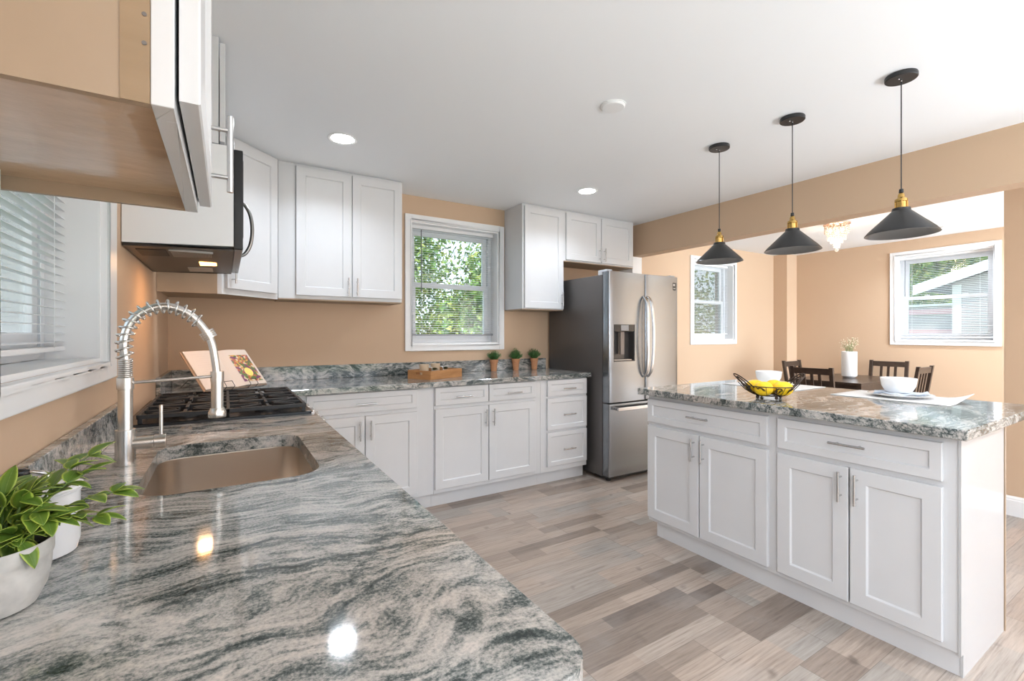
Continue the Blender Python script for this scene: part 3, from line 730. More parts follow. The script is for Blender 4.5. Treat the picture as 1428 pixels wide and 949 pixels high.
# cookbook on wire stand
def book():
    BL = Vector((-.09, 2.76, .968)); d = Vector((.8, .6, 0)); w_ = .36; nb = Vector((-.6, .8, 0)); lean = .175; hh = .186
    upv = (nb * lean + Vector((0, 0, hh))); L = upv.length; upv.normalize(); nrm = d.cross(upv).normalized()
    R = Matrix((d, upv, nrm)).transposed().to_4x4()
    t = thing('cookbook', 'open cookbook with a food photo leaning on a wire stand over the range', 'book', BL)
    # local: x along spine-perp, y up page, z toward the viewer
    def pagemesh(s):   # s=-1 left half, +1 right half
        n = 10; half = w_ / 2; th = .011; vs = []; fs = []
        for i in range(n + 1):
            u = i / n; x = half + s * half * u * .985
            zz = .004 + .014 * sin(min(1, u * 2.2) * pi / 2) * (1 - .55 * u)
            for y in (0, L): vs += [(x, y, zz), (x, y, .001)]
        for i in range(n):
            a = 4 * i; b = a + 4
            fs += [(a, b, b + 2, a + 2), (a + 1, a + 3, b + 3, b + 1), (a, a + 1, b + 1, b), (a + 2, b + 2, b + 3, a + 3)]
        fs += [(0, 2, 3, 1), (4 * n, 4 * n + 1, 4 * n + 3, 4 * n + 2)]
        return MB().add(vs, fs, R)
    MB().box(-.004, -.004, -.004, w_ + .004, L + .004, .0005, R).build('cover', M['cover'], t)
    pagemesh(-1).build('pages', M['paper'], t, smooth='auto'); pg = pagemesh(1).build('pages', M['paper'], t, smooth='auto')
    def on(u, y):
        zz = .004 + .014 * sin(min(1, u * 2.2) * pi / 2) * (1 - .55 * u) + .0006
        return (w_ / 2 + w_ / 2 * u * .985, y, zz)
    mbp = MB(); n = 8; vs = []
    for i in range(n + 1):
        u = .27 + .66 * i / n; vs += [on(u, .022), on(u, L * .84)]
    mbp.add(vs, [(2 * i, 2 * i + 2, 2 * i + 3, 2 * i + 1) for i in range(n)], R)
    fo = mbp.build('printed_photo', M['food'], pg)
    x, y, zz = on(.60, L * .34); MB().lathe([(.030, 0), (.030, .0008)], (x, y, zz + .001), 20, R).build('printed_plate', M['foodpurple'], fo)
    MB().lathe([(.024, 0), (.024, .0012)], (x, y, zz + .001), 20, R, sy=1.25).build('printed_dish', M['foodyellow'], fo)
    # faint text lines on the left page
    ml = MB()
    for k in range(14):
        yy = L * .9 - k * L * .058; u0, u1 = .15, .82 - .2 * ((k * 7) % 5) / 5
        pts = []
        for i in range(7):
            u = u0 + (u1 - u0) * i / 6; zq = .0044 + .014 * sin(min(1, u * 2.2) * pi / 2) * (1 - .55 * u)
            pts += [(w_ / 2 - w_ / 2 * u * .985, yy, zq + .0003), (w_ / 2 - w_ / 2 * u * .985, yy + .0018, zq + .0003)]
        ml.add(pts, [(2 * i, 2 * i + 2, 2 * i + 3, 2 * i + 1) for i in range(6)], R)
    ml.build('page_text', simple('faint_print', (.55, .48, .43), .8), t)
    # stand
    t2 = thing('book_stand', 'thin dark wire stand holding the open cookbook', 'book stand', BL)
    sm = MB()
    P = lambda x, y, zz: tuple(R @ Vector((x, y, zz)))
    sm.tube([P(.02, -.008, -.006), P(w_ - .02, -.008, -.006), P(w_ - .02, L * .7, -.008), P(.02, L * .7, -.008)], .002, n=6, closed=True)
    for xa in (.10, .24): sm.tube([P(xa, -.008, -.006), P(xa, -.009, .028), P(xa, .024, .030), P(xa + .045, .024, .030), P(xa + .045, -.009, .028), P(xa + .045, -.008, -.006)], .0018, n=6)
    sm.build('wire_frame', M['blackmetal'], t2)
    foot = MB().tube([P(.06, L * .6, -.008), (P(.06, 0, 0)[0] - .6 * .27, P(.06, 0, 0)[1] + .8 * .27, -.003), (P(.30, 0, 0)[0] - .6 * .27, P(.30, 0, 0)[1] + .8 * .27, -.003), P(.30, L * .6, -.008)], .002, n=6)
    foot.build('rear_leg', M['blackmetal'], t2)
book()

# ============================================================ WALL CABINETS
ZU = 1.483
# near cabinet (upper left)
def near_cab():
    y0, y1 = .59, 1.07; fx = -.045
    t = thing('wall_cabinet', 'nearest wall cabinet with bare wood side at the upper left', 'cabinet', (XL + .002, y0, ZU))
    X = lambda x: x - XL - .002
    D_ = X(-.0645); H = CEIL - ZU - .002; Wd = y1 - y0
    MB().box(0, .0015, 0, D_, .012, H).box(0, Wd - .012, 0, D_, Wd - .0015, H).build('side_panel', M['birch'], t)
    MB().box(0, .0121, .022, D_, Wd - .0121, .034).build('bottom_panel', M['birchgloss'], t, label='glossy wood bottom panel')
    MB().box(D_ - .024, 0, 0, D_ - .0005, .0014, H).build('side_edge_strip', wood('darker_birch', (.28, .185, .10), (.33, .22, .125), (3, 3, 20)), t, label='darker wood edge strip')
    f = MB(); a, b = D_, D_ + .0195; f.box(a, -.0005, 0, b, .04, H); f.box(a, Wd - .04, 0, b, Wd, H); f.box(a, .04, 0, b, Wd - .04, .032); f.box(a, .04, H - .04, b, Wd - .04, H)
    f.build('face_frame', M['cab'], t, bevel=.001)
    MB().box(0, .012, .034, .006, Wd - .012, H).build('back_panel', M['birch'], t)
    d = bpy.data.objects.new('tmp', None)
    dd = shaker(t, 'door', .006, .012, Wd - .006, H - .02, y=0)
    dd.location = (b + .0035, 0, 0); dd.rotation_euler = (0, 0, pi / 2)
    bar_handle(dd, Wd - .055, .104, .142)
    s = MB()
    for zz in (.060, .089): s.cyl((D_ - .005, -.0008, zz), (D_ - .005, .0002, zz), .0022, n=10)
    s.build('screw_hole', M['ink'], t)
    gs = MB()
    gs.cyl((b, Wd - .02, .02), (b + .0034, Wd - .02, .02), .004, n=8); gs.build('door_bumper', M['trim'], t)
near_cab()
# cabinet above the microwave
MY0, MY1 = 2.15, 2.985
t = thing('wall_cabinet', 'white wall cabinet above the microwave', 'cabinet', (-.023, MY0, 2.0), pi / 2)
MB().box(0, 0, 0, MY1 - MY0, .294, CEIL - 2.0 - .002).build('body', M['cab'], t, bevel=.001)
for a, b in ((.006, .412), (.42, MY1 - MY0 - .006)):
    d = shaker(t, 'door', a, .012, b, CEIL - 2.0 - .02, y=-.0035); bar_handle(d, b - .03 if a < .1 else a + .03, .09, .128, y=-.0225)
# microwave
t = thing('microwave', 'over-the-range microwave with black door and lit underside', 'microwave', (XL + .002, MY0, 1.577))
mw_w = MY1 - MY0
mw = Matrix.Rotation(0, 4, 'Z'); sl = .018
def sbox(x0, y0, x1, y1, za, zb):       # box whose underside rises slightly to the front
    mb = MB(); zf = lambda x: za + sl * x / .35
    mb.add([(x0, y0, zf(x0)), (x1, y0, zf(x1)), (x1, y1, zf(x1)), (x0, y1, zf(x0)), (x0, y0, zb), (x1, y0, zb), (x1, y1, zb), (x0, y1, zb)], [(0, 3, 2, 1), (4, 5, 6, 7), (0, 1, 5, 4), (1, 2, 6, 5), (2, 3, 7, 6), (3, 0, 4, 7)])
    return mb
sbox(0, 0, .345, mw_w, .006, .42).build('body', M['trim'], t, bevel=.001)
sbox(.002, .004, .345, mw_w - .004, -.006, .006 - .0005 + .0).build('underside', M['mwbottom'], t)
MB().box(.3455, .0, .012, .378, mw_w, .412).build('door', M['black'], t, bevel=.004)
MB().box(.3785, .03, .07, .380, mw_w * .72, .38).build('door_glass', M['black'], t)
hy = mw_w * .72
hp = [(.378, hy, .075), (.405, hy, .09), (.428, hy, .14), (.436, hy, .212), (.428, hy, .285), (.405, hy, .335), (.378, hy, .35)]
MB().tube(catmull(hp, 5), .009, n=12).build('handle', simple('dark_steel', (.28, .27, .26), .3, 1), t, smooth=True)
def under(x0, y0, x1, y1, nm, m, dz=.002, lab=None):
    zf = lambda x: -.006 + sl * x / .35
    mb = MB().add([(x0, y0, zf(x0) - dz), (x1, y0, zf(x1) - dz), (x1, y1, zf(x1) - dz), (x0, y1, zf(x0) - dz), (x0, y0, zf(x0)), (x1, y0, zf(x1)), (x1, y1, zf(x1)), (x0, y1, zf(x0))], [(0, 3, 2, 1), (4, 5, 6, 7), (0, 1, 5, 4), (1, 2, 6, 5), (2, 3, 7, 6), (3, 0, 4, 7)])
    return mb.build(nm, m, t, label=lab)
gm = MB()
for k in range(26):
    x = .135 + k * .0052; zz = -.006 + sl * x / .35; gm.box(x, .07, zz - .004, x + .0026, .24, zz)
gm.box(.13, .065, -.004, .275, .07, .004).build('vent_grille', M['vent'], t)
under(.03, .07, .12, .24, 'vent_grille', M['iron'])
under(.16, mw_w - .22, .30, mw_w - .05, 'vent_grille', M['vent'])
under(.215, .40, .285, .52, 'task_light', M['mwlamp'], .003, 'glowing warm lamp')
under(.31, .05, .342, mw_w - .05, 'front_vent', M['vent'])
ml = lamp('microwave_task_light', 'AREA', (XL + .25, MY0 + .46, 1.568), (0, 0, 0), 1.6, (1, .55, .25), .07)
# corner diagonal cabinet
C0 = Vector((-.015, 3.14)); C1 = Vector((.299, 3.44))
t = thing('wall_cabinet', 'white diagonal corner wall cabinet right of the microwave', 'cabinet', (0, 0, ZU))
Hc = CEIL - ZU - .002
MB().prism([(XL + .002, YB - .002), (XL + .002, 3.142), (-.017, 3.142), (-.004, 3.158), (.285, 3.442), (.297, YB - .002)], .02, Hc).build('body', M['cab'], t)
MB().box(XL + .002, 3.1385, 0, -.0405, 3.1418, Hc).build('side_panel', M['birch'], t, label='bare wood side panel')
MB().prism([(XL + .002, YB - .002), (XL + .002, 3.142), (-.017, 3.142), (-.004, 3.158), (.285, 3.442), (.297, YB - .002)], .012, .0198).build('bottom_panel', M['birch'], t, label='bare wood bottom panel')
d_ = (C1 - C0); Lc = d_.length; ang = math.atan2(d_.y, d_.x)
fr = MB().box(0, 0, 0, Lc, .018, .04).box(0, 0, Hc - .04, Lc, .018, Hc).box(0, 0, .04, .03, .018, Hc - .04).box(Lc - .03, 0, .04, Lc, .018, Hc - .04)
fo = fr.build('face_frame', M['cab'], t, loc=(C0.x - .003, C0.y + .0005, 0), rot=(0, 0, ang), bevel=.001)
MB().box(-.040, 3.138, 0, -.0185, 3.155, Hc).build('face_frame', M['cab'], t)
dd = shaker(t, 'door', .02, .035, Lc - .02, Hc - .02, y=-.001); dd.location = fo.location; dd.rotation_euler = (0, 0, ang)
bar_handle(dd, .05, .128, .128, y=-.02)
# filler + double cabinet
t = thing('wall_cabinet', 'white two-door wall cabinet left of the kitchen window', 'cabinet', (.3005, 3.46, ZU))
MB().box(0, 0, .012, .85, YB - 3.462, Hc).build('body', M['cab'], t, bevel=.001)
MB().box(.001, .001, .004, .849, YB - 3.462, .0118).build('bottom_panel', M['birch'], t, label='bare wood bottom panel')
for a, b, hx in ((.107, .473, .447), (.480, .846, .508)):
    d = shaker(t, 'door', a, .035, b, Hc - .02); bar_handle(d, hx, .107, .128)
# right cabinet
t = thing('wall_cabinet', 'tall single-door white wall cabinet right of the kitchen window', 'cabinet', (2.241, 3.44, 1.472))
Hr = CEIL - 1.472 - .002
MB().box(0, 0, .008, .458, YB - 3.442, Hr).build('body', M['cab'], t, bevel=.001)
MB().box(.001, .001, .0, .457, YB - 3.442, .0078).build('bottom_panel', M['birch'], t, label='bare wood bottom panel')
d = shaker(t, 'door', .018, .014, .450, Hr - .02); bar_handle(d, .424, .105, .128)
t = thing('wall_cabinet', 'short two-door white wall cabinet above the refrigerator', 'cabinet', (2.70, 3.44, 1.938))
Hf = CEIL - 1.938 - .002
MB().box(0, 0, .008, .925, YB - 3.442, Hf).build('body', M['cab'], t, bevel=.001)
MB().box(.001, .001, .0, .924, YB - 3.442, .0078).build('bottom_panel', M['birch'], t, label='bare wood bottom panel')
for a, b, hx in ((.026, .462, .462 - .026), (.470, .906, .496)):
    d = shaker(t, 'door', a, .018, b, Hf - .02); bar_handle(d, hx, .095, .128)

# ============================================================ REFRIGERATOR
t = thing('refrigerator', 'stainless steel french door refrigerator with water dispenser', 'refrigerator', (2.74, 2.87, 0))
FW = .875; c_ = FW / 2
MB().box(0.004, .085, .035, FW - .004, .85, 1.762).build('body', M['fridgeside'], t, bevel=.004, label='dark grey cabinet body')
def fdoor(nm, x0, x1, z0, z1, hole=None):
    r = .012; o = rounded_rect(x0, 0, x1, .075, r, n=5, rs=(r, r, .003, .003))
    # slight front crown
    o = [(x, y - (.006 * (1 - ((x - (x0 + x1) / 2) / ((x1 - x0) / 2)) ** 2) if y < .03 else 0)) for x, y in o]
    # add intermediate front points for the crown
    n = 12; front = [(x0 + r + (x1 - x0 - 2 * r) * i / n, 0) for i in range(1, n)]
    front = [(x, -.006 * (1 - ((x - (x0 + x1) / 2) / ((x1 - x0) / 2)) ** 2)) for x, _ in front]
    pts = o[:6] + front + o[6:]
    mb = MB()
    if hole is None: mb.prism(pts, z0, z1); return mb.build(nm, M['steel'], t, smooth='auto', bevel=.0015)
    hx0, hx1, hz0, hz1 = hole
    mb.prism(pts, z0, hz0); mb.prism(pts, hz1, z1)
    left = [p for p in pts if p[0] <= hx0]; right = [p for p in pts if p[0] >= hx1]
    ya = -.006 * (1 - ((hx0 - (x0 + x1) / 2) / ((x1 - x0) / 2)) ** 2); yb_ = -.006 * (1 - ((hx1 - (x0 + x1) / 2) / ((x1 - x0) / 2)) ** 2)
    fl = [p for p in left if p[1] < .03]; bl = [p for p in left if p[1] >= .03]
    mb.prism(fl + [(hx0, ya), (hx0, .075)] + bl, hz0, hz1)
    fr_ = [p for p in right if p[1] < .03]; br = [p for p in right if p[1] >= .03]
    mb.prism([(hx1, .075), (hx1, yb_)] + fr_ + br, hz0, hz1)
    mb.box(hx0, .066, hz0, hx1, .075, hz1)
    return mb.build(nm, M['steel'], t, smooth='auto')
HD = (.052, .300, 1.018, 1.335)
ld = fdoor('fridge_door', 0, c_ - .002, .672, 1.785, HD)
rd = fdoor('fridge_door', c_ + .002, FW, .672, 1.785)
fd = fdoor('freezer_drawer', 0, FW, .045, .660)
# dispenser
dz = MB(); dz.box(HD[0], .06, HD[2], HD[1], .065, HD[3]); dz.box(HD[0], .0, HD[2], HD[0] + .006, .06, HD[3]); dz.box(HD[1] - .006, .0, HD[2], HD[1], .06, HD[3]); dz.box(HD[0], 0, HD[2], HD[1], .06, HD[2] + .008)
dsp = dz.build('dispenser', simple('dispenser_grey', (.075, .07, .068), .3, .4), ld, label='dark recessed water dispenser')
MB().box(HD[0] + .006, -.004, HD[3] - .062, HD[1] - .006, .06, HD[3]).build('control_panel', M['black'], dsp, bevel=.003)
MB().box(.135, -.0065, HD[3] - .052, .225, -.003, HD[3] - .006).build('display', simple('display_grey', (.30, .30, .31), .3), dsp)
MB().box(.155, .02, HD[2] + .06, .20, .03, HD[3] - .063).build('paddle', simple('paddle_grey', (.17, .16, .16), .3, .6), dsp)
MB().box(.075, .012, HD[2] + .0085, .28, .058, HD[2] + .016).build('drip_tray', M['vent'], dsp)
for par, sx_, in ((ld, -1), (rd, 1)):
    x = c_ + sx_ * .027
    hp = [(x, -.004, .87), (x + sx_ * .0, -.045, .93), (x + sx_ * .006, -.062, 1.08), (x + sx_ * .010, -.066, 1.23), (x + sx_ * .006, -.062, 1.38), (x, -.045, 1.53), (x, -.004, 1.59)]
    pth = catmull(hp, 6); mb = MB(); vs = []; fs = []
    for (px, py, pz) in pth: vs += [(px - .012, py - .007, pz), (px + .012, py - .007, pz), (px + .012, py + .007, pz), (px - .012, py + .007, pz)]
    for i in range(len(pth) - 1):
        for k in range(4): fs.append((4 * i + k, 4 * i + (k + 1) % 4, 4 * i + 4 + (k + 1) % 4, 4 * i + 4 + k))
    fs += [(3, 2, 1, 0), tuple(4 * (len(pth) - 1) + k for k in range(4))]
    mb.add(vs, fs).build('handle', M['chrome'], par, smooth='auto', bevel=.002)
MB().box(.05, -.062, .605, FW - .05, -.045, .635).box(.06, -.046, .608, .085, -.003, .632).box(FW - .085, -.046, .608, FW - .06, -.003, .632).build('handle', M['chrome'], fd, bevel=.005)
for xa in (.005, FW - .065): MB().box(xa, .03, 1.7855, xa + .06, .14, 1.803).box(xa, .09, 1.7621, xa + .06, .14, 1.7855).build('hinge_cover', simple('hinge_grey', (.42, .42, .43), .4), t, bevel=.003)
MB().box(.02, .02, 0.02, FW - .02, .2, .044).build('base_grille', M['black'], t)
for xa in (.05, FW - .05): MB().cyl((xa, .06, 0), (xa, .06, .02), .02, n=16).build('foot', M['black'], t)
st = MB().box(.0025, .30, .20, .0038, .375, .305).build('label_sticker', M['sticker'], t)
sm = MB()
for k in range(9): sm.box(.0016, .31 + (k % 2) * .004, .212 + k * .010, .0024, .34 + .02 * ((k * 3) % 2), .215 + k * .010)
sm.build('sticker_print', M['ink'], st)
MB().box(FW - .075, -.0035, 1.66, FW - .03, -.0022, 1.73).build('badge', M['redink'], rd, label='small dark badge')
lb = MB().box(FW - .068, -.0044, 1.70, FW - .052, -.0036, 1.72).box(FW - .048, -.0044, 1.70, FW - .044, -.0036, 1.72).box(FW - .068, -.0044, 1.675, FW - .04, -.0036, 1.68)
lb.build('badge_print', M['sticker'], rd)

# ============================================================ CEILING FIXTURES
def can_light(i, x, y, label):
    t = thing('recessed_light', label, 'ceiling light', (x, y, CEIL))
    MB().lathe([(.086, -.001), (.086, -.004), (.080, -.007), (.066, -.004), (.064, -.001)], n=40).build('trim_ring', M['trim'], t, smooth='auto')
    MB().lathe([(.0, -.0035), (.063, -.0035), (.063, -.001)], n=40).build('lens', M['candisk'], t)
for i, (x, y, lb_) in enumerate(CAN_LOCS): can_light(i, x, y, lb_)
for i, (x, y) in enumerate([(a[0], a[1]) for a in CAN_LOCS] + CAN_FILL):  # visible cans first, then the added fill lamps
    o = lamp('can_and_fill_lamp', 'AREA', (x, y, CEIL - .012), (0, 0, 0), P_CAN if i < 2 else P_CAN_REAR, (.875, .985, 1.12), .13, shape='DISK'); o.data.spread = radians(140)
t = thing('smoke_detector', 'round white smoke detector cover on the kitchen ceiling', 'smoke detector', (1.684, 1.735, CEIL))
MB().lathe([(.062, -.0005), (.062, -.008), (.055, -.014), (.0, -.016)], n=36).build('cover', simple('detector_white', (.86, .86, .86), .5), t, smooth='auto')
MB().lathe([(.066, -.0002), (.066, -.004), (.0621, -.004)], n=36).build('base_ring', simple('detector_ring', (.80, .80, .80), .5), t)

def pendant(label, x, y, zr=1.702, first=None):
    if first: return dup(first, (x, y, CEIL), 0, label)
    t = thing('pendant_light', label, 'pendant light', (x, y, CEIL))
    MB().lathe([(.058, -.0005), (.060, -.004), (.060, -.018), (.057, -.021), (0, -.021)], n=40).build('canopy', M['blackmetal'], t, smooth='auto')
    for dx in (-.028, .0): MB().lathe([(.0035, -.021), (.0035, -.027), (.002, -.029), (0, -.029)], (dx, .0, 0), 12).build('screw', M['chrome'], t)
    zt = zr + .205 - CEIL   # cord end
    MB().cyl((0, 0, -.029), (0, 0, zt), .0024, n=8).build('cord', M['blackmetal'], t)
    s = zr - CEIL
    MB().lathe([(.003, s + .205), (.008, s + .203), (.009, s + .188), (.006, s + .186)], n=20).build('cord_grip', M['blackmetal'], t, smooth='auto')
    so_ = MB().lathe([(.006, s + .186), (.012, s + .180), (.014, s + .166), (.023, s + .158), (.024, s + .148), (.019, s + .146), (.019, s + .116), (.0, s + .116)], n=28)
    for k in range(4):
        a = k * pi / 2 + .4; so_.cyl((.021 * cos(a), .021 * sin(a), s + .15), (.021 * cos(a), .021 * sin(a), s + .112), .0028, n=8)
    so_.build('socket', M['brass'], t, smooth='auto')
    sh = MB().lathe([(.021, s + .118), (.033, s + .117), (.035, s + .104), (.040, s + .100), (.122, s + .018), (.128, s + .010), (.134, s + .003), (.135, s + .0), (.132, s + .0), (.126, s + .008), (.120, s + .015), (.038, s + .096), (.021, s + .098)], n=56)
    sh.build('lamp_shade', M['shade'], t, smooth='auto')
    MB().lathe([(0, s + .045), (.016, s + .05), (.024, s + .066), (.020, s + .082), (.013, s + .094), (.012, s + .115)], n=24).build('bulb', M['bulb'], t, smooth=True)
    return t
M['shade'] = simple('black_lamp_shade', (.035, .035, .036), .32, .35)
PD = [(2.608, 1.760, 'black cone pendant light nearest the refrigerator, left of three'), (2.601, 1.321, 'black cone pendant light in the middle of the row over the island'), (2.594, .846, 'black cone pendant light nearest the camera, right of three')]
p0 = pendant(PD[0][2], PD[0][0], PD[0][1])
for x, y, l_ in PD[1:]: pendant(l_, x, y, first=p0)
for o in (p0,): o['group'] = 'pendant lights over the island'
for o in COL.objects:
    if o.name.startswith('pendant_light'): o['group'] = 'pendant lights over the island'
for x, y, _ in PD: lamp('pendant_bulb_light', 'POINT', (x, y, 1.728), (0, 0, 0), 2.2, (1, .92, .82), .02)

# chandelier
t = thing('chandelier', 'small flush-mount crystal chandelier glowing on the dining ceiling', 'chandelier', (5.47, 2.33, CEIL))
MB().lathe([(.10, -.0005), (.12, -.006), (.12, -.016), (.10, -.022), (0, -.022)], n=36).build('canopy', simple('rose_metal', (.75, .55, .45), .2, 1), t, smooth='auto')
def drops(R, z0, cnt, tiers, r):
    mb = MB()
    for k in range(cnt):
        a = 2 * pi * k / cnt
        for j in range(tiers):
            c = (R * cos(a), R * sin(a), z0 - j * r * 2.2)
            mb.lathe([(0, r), (r * .8, r * .35), (r * .8, -r * .35), (0, -r)], c, 6)
    return mb
for R_, z0, cnt, ti, r in ((.105, -.035, 22, 4, .010), (.08, -.06, 18, 6, .010), (.052, -.09, 12, 6, .010), (.025, -.12, 7, 7, .010)):
    drops(R_, z0, cnt, ti, r).build('crystal_tier', M['crystal'], t)
MB().lathe([(0, .022), (.016, .012), (.019, 0), (.014, -.012), (0, -.018)], (0, 0, -.285), 12).cyl((0, 0, -.27), (0, 0, -.022), .0015, n=6).build('crystal_ball', M['crystal'], t)
for k in range(3):
    a = 2 * pi * k / 3 + .3; MB().lathe([(0, -.05), (.012, -.058), (.012, -.078), (0, -.085)], (.06 * cos(a), .06 * sin(a), -.01), 12).build('bulb', simple('warm_bulb', (1, 1, 1), .3, emis=(1, .62, .34), est=28), t, smooth=True)
lamp('chandelier_light', 'POINT', (5.47, 2.33, CEIL - .20), (0, 0, 0), 9, (1, .86, .72), .09)

# ============================================================ DINING SET
TX0, TX1, TY0, TY1 = 5.60, 6.80, 2.16, 2.88
t = thing('dining_table', 'dark espresso wooden dining table beyond the island', 'table', ((TX0 + TX1) / 2, (TY0 + TY1) / 2, 0))
a, b = (TX1 - TX0) / 2, (TY1 - TY0) / 2
MB().box(-a, -b, .715, a, b, .74).build('tabletop', M['espresso'], t, bevel=.003)
MB().box(-a + .03, -b + .03, .63, a - .03, -b + .05, .7148).box(-a + .03, b - .05, .63, a - .03, b - .03, .7148).box(-a + .03, -b + .05, .63, -a + .05, b - .05, .7148).box(a - .05, -b + .05, .63, a - .03, b - .05, .7148).build('apron', M['espresso'], t)
for sx_ in (-1, 1):
    for sy_ in (-1, 1): MB().box(sx_ * (a - .022) - .022, sy_ * (b - .022) - .022, 0, sx_ * (a - .022) + .022, sy_ * (b - .022) + .022, .7148).build('leg', M['espresso'], t)
def chair(label, x, y, rz):          # faces local +y ; back at y=0
    t = thing('dining_chair', label, 'chair', (x, y, 0), rz, 'dark wooden chairs around the dining table')
    W_ = .40; H = .925; tl = .07
    def lean(zz): return -tl * max(0, (zz - .45)) / (H - .45)
    for s in (-1, 1):
        mb = MB(); xa = s * (W_ / 2 - .018)
        vs = []
        for zz in (0, .45, H):
            yy = lean(zz) if zz > .45 else (-.03 if zz == 0 else 0)
            vs += [(xa - .018, yy - .015, zz), (xa + .018, yy - .015, zz), (xa + .018, yy + .015, zz), (xa - .018, yy + .015, zz)]
        mb.add(vs, [(3, 2, 1, 0), (8, 9, 10, 11)] + [(4 * j + k, 4 * j + (k + 1) % 4, 4 * j + 4 + (k + 1) % 4, 4 * j + 4 + k) for j in range(2) for k in range(4)])
        mb.build('leg', M['espresso'], t, bevel=.002)
        MB().box(xa - .018, .345, 0, xa + .018, .38, .43).build('leg', M['espresso'], t, bevel=.002)
        MB().box(xa - .01, .0155, .22, xa + .01, .344, .245).build('stretcher', M['espresso'], t)
    def slant(x0, x1, z0, z1, th):
        ya, yb = lean(z0), lean(z1)
        return MB().add([(x0, ya - th, z0), (x1, ya - th, z0), (x1, ya + th, z0), (x0, ya + th, z0), (x0, yb - th, z1), (x1, yb - th, z1), (x1, yb + th, z1), (x0, yb + th, z1)], [(0, 3, 2, 1), (4, 5, 6, 7), (0, 1, 5, 4), (1, 2, 6, 5), (2, 3, 7, 6), (3, 0, 4, 7)])
    e = W_ / 2 - .036
    slant(-e, e, H - .075, H - .012, .009).build('top_rail', M['espresso'], t)
    slant(-e, e, .55, .59, .009).build('lower_rail', M['espresso'], t)
    for k in (-1, 0, 1): slant(k * .072 - .013, k * .072 + .013, .5902, H - .0752, .006).build('back_slat', M['espresso'], t)
    MB().box(-W_ / 2 + .001, .0155, .43, W_ / 2 - .001, .40, .452).build('seat', M['espresso'], t, bevel=.004)
    MB().box(-e, .0, .38, e, .014, .4295).box(-e, .35, .38, e, .366, .4295).build('seat_apron', M['espresso'], t)
    return t
c0 = chair('dark dining chair at the near end of the table, its back toward the island', 5.07, 2.36, -pi / 2)
dup(c0, (6.97, 2.42, 0), pi / 2, 'dark dining chair at the far end of the table, against the far wall')
dup(c0, (6.06, 3.02, 0), pi, 'dark dining chair on the window side of the table, partly hidden by the end chair')
dup(c0, (6.10, 1.86, 0), 0, 'dark dining chair on the right long side of the table, behind the white bowl')
# vase with dried stems
t = thing('vase', 'white cylindrical vase of dried flowers on the dining table', 'vase', (6.22, 2.52, .7405))
MB().lathe([(.062, .018), (.075, .022), (.077, .03), (.077, .305), (.072, .31), (.07, .305), (.07, .03), (0, .03)], n=36).build('body', M['ceramic'], t, smooth='auto')
MB().lathe([(.06, 0), (.06, .018), (.0, .018)], n=36).build('foot', simple('vase_foot', (.22, .21, .21), .5), t)
stm = MB(); ptl = MB()
for k in range(34):
    a = rnd.uniform(0, 2 * pi); ln = rnd.uniform(.06, .17); sp = rnd.uniform(.02, .10)
    q = (sp * cos(a), sp * sin(a), .30 + ln); stm.tube([(.02 * cos(a), .02 * sin(a), .2), (.5 * q[0], .5 * q[1], .32 + ln * .4), q], .0011, n=4)
    for j in range(4):
        c = (q[0] + rnd.uniform(-.014, .014), q[1] + rnd.uniform(-.014, .014), q[2] + rnd.uniform(-.03, .012))
        ptl.lathe([(0, -.0055), (.0055, 0), (0, .0055)], c, 5)
stm.build('stems', M['stem'], t); ptl.build('blossoms', M['petal'], t)

# ============================================================ ISLAND SETTINGS
def placemat(label, x0, x1, y0, y1, curl):
    mb = MB(); nx, ny = 14, 20; vs = []; fs = []
    for j in range(ny + 1):
        for i in range(nx + 1):
            x = x0 + (x1 - x0) * i / nx; y = y0 + (y1 - y0) * j / ny
            zz = .0012
            if curl: 
                q = max(0, 1 - (y - y0) / .12); zz += .032 * q * q * max(0, i / nx - .25) / .75
            vs.append((x, y, zz))
    for j in range(ny):
        for i in range(nx): k = j * (nx + 1) + i; fs.append((k, k + 1, k + nx + 2, k + nx + 1))
    mb.add(vs, fs); o = mb.build('placemat', M['linen'], None, loc=(0, 0, ZC1), smooth=True)
    s = o.modifiers.new('s', 'SOLIDIFY'); s.thickness = .0022; s.offset = 1
    tag(o, label, 'placemat', 'white placemats on the island'); return o
placemat('white placemat with curled corner at the near end of the island', 2.87, 3.235, .755, 1.255, True)
placemat('white placemat behind the lemon bowl on the island', 2.87, 3.235, 1.44, 1.915, False)
ZP = ZC1 + .0042
def plate_at(x, y, lab):
    t = tag(MB().lathe([(.075, 0), (.080, .004), (.11, .009), (.138, .016), (.139, .018), (.136, .0185), (.108, .0125), (.078, .0075), (0, .0065)], n=56).build('plate', M['ceramic'], None, loc=(x, y, ZP), smooth='auto'), lab, 'plate', 'plates on the island')
    return t
plate_at(3.05, 1.00, 'white dinner plate on the curled placemat')
plate_at(3.05, 1.70, 'white dinner plate behind the lemon bowl')
def bowl_at(x, y, lab, zz):
    tag(MB().lathe([(.046, 0), (.050, .0), (.060, .010), (.073, .036), (.078, .074), (.077, .0765), (.0745, .074), (.069, .036), (.056, .014), (0, .009)], n=48).build('bowl', M['ceramic'], None, loc=(x, y, zz), smooth='auto'), lab, 'bowl', 'bowls on the island')
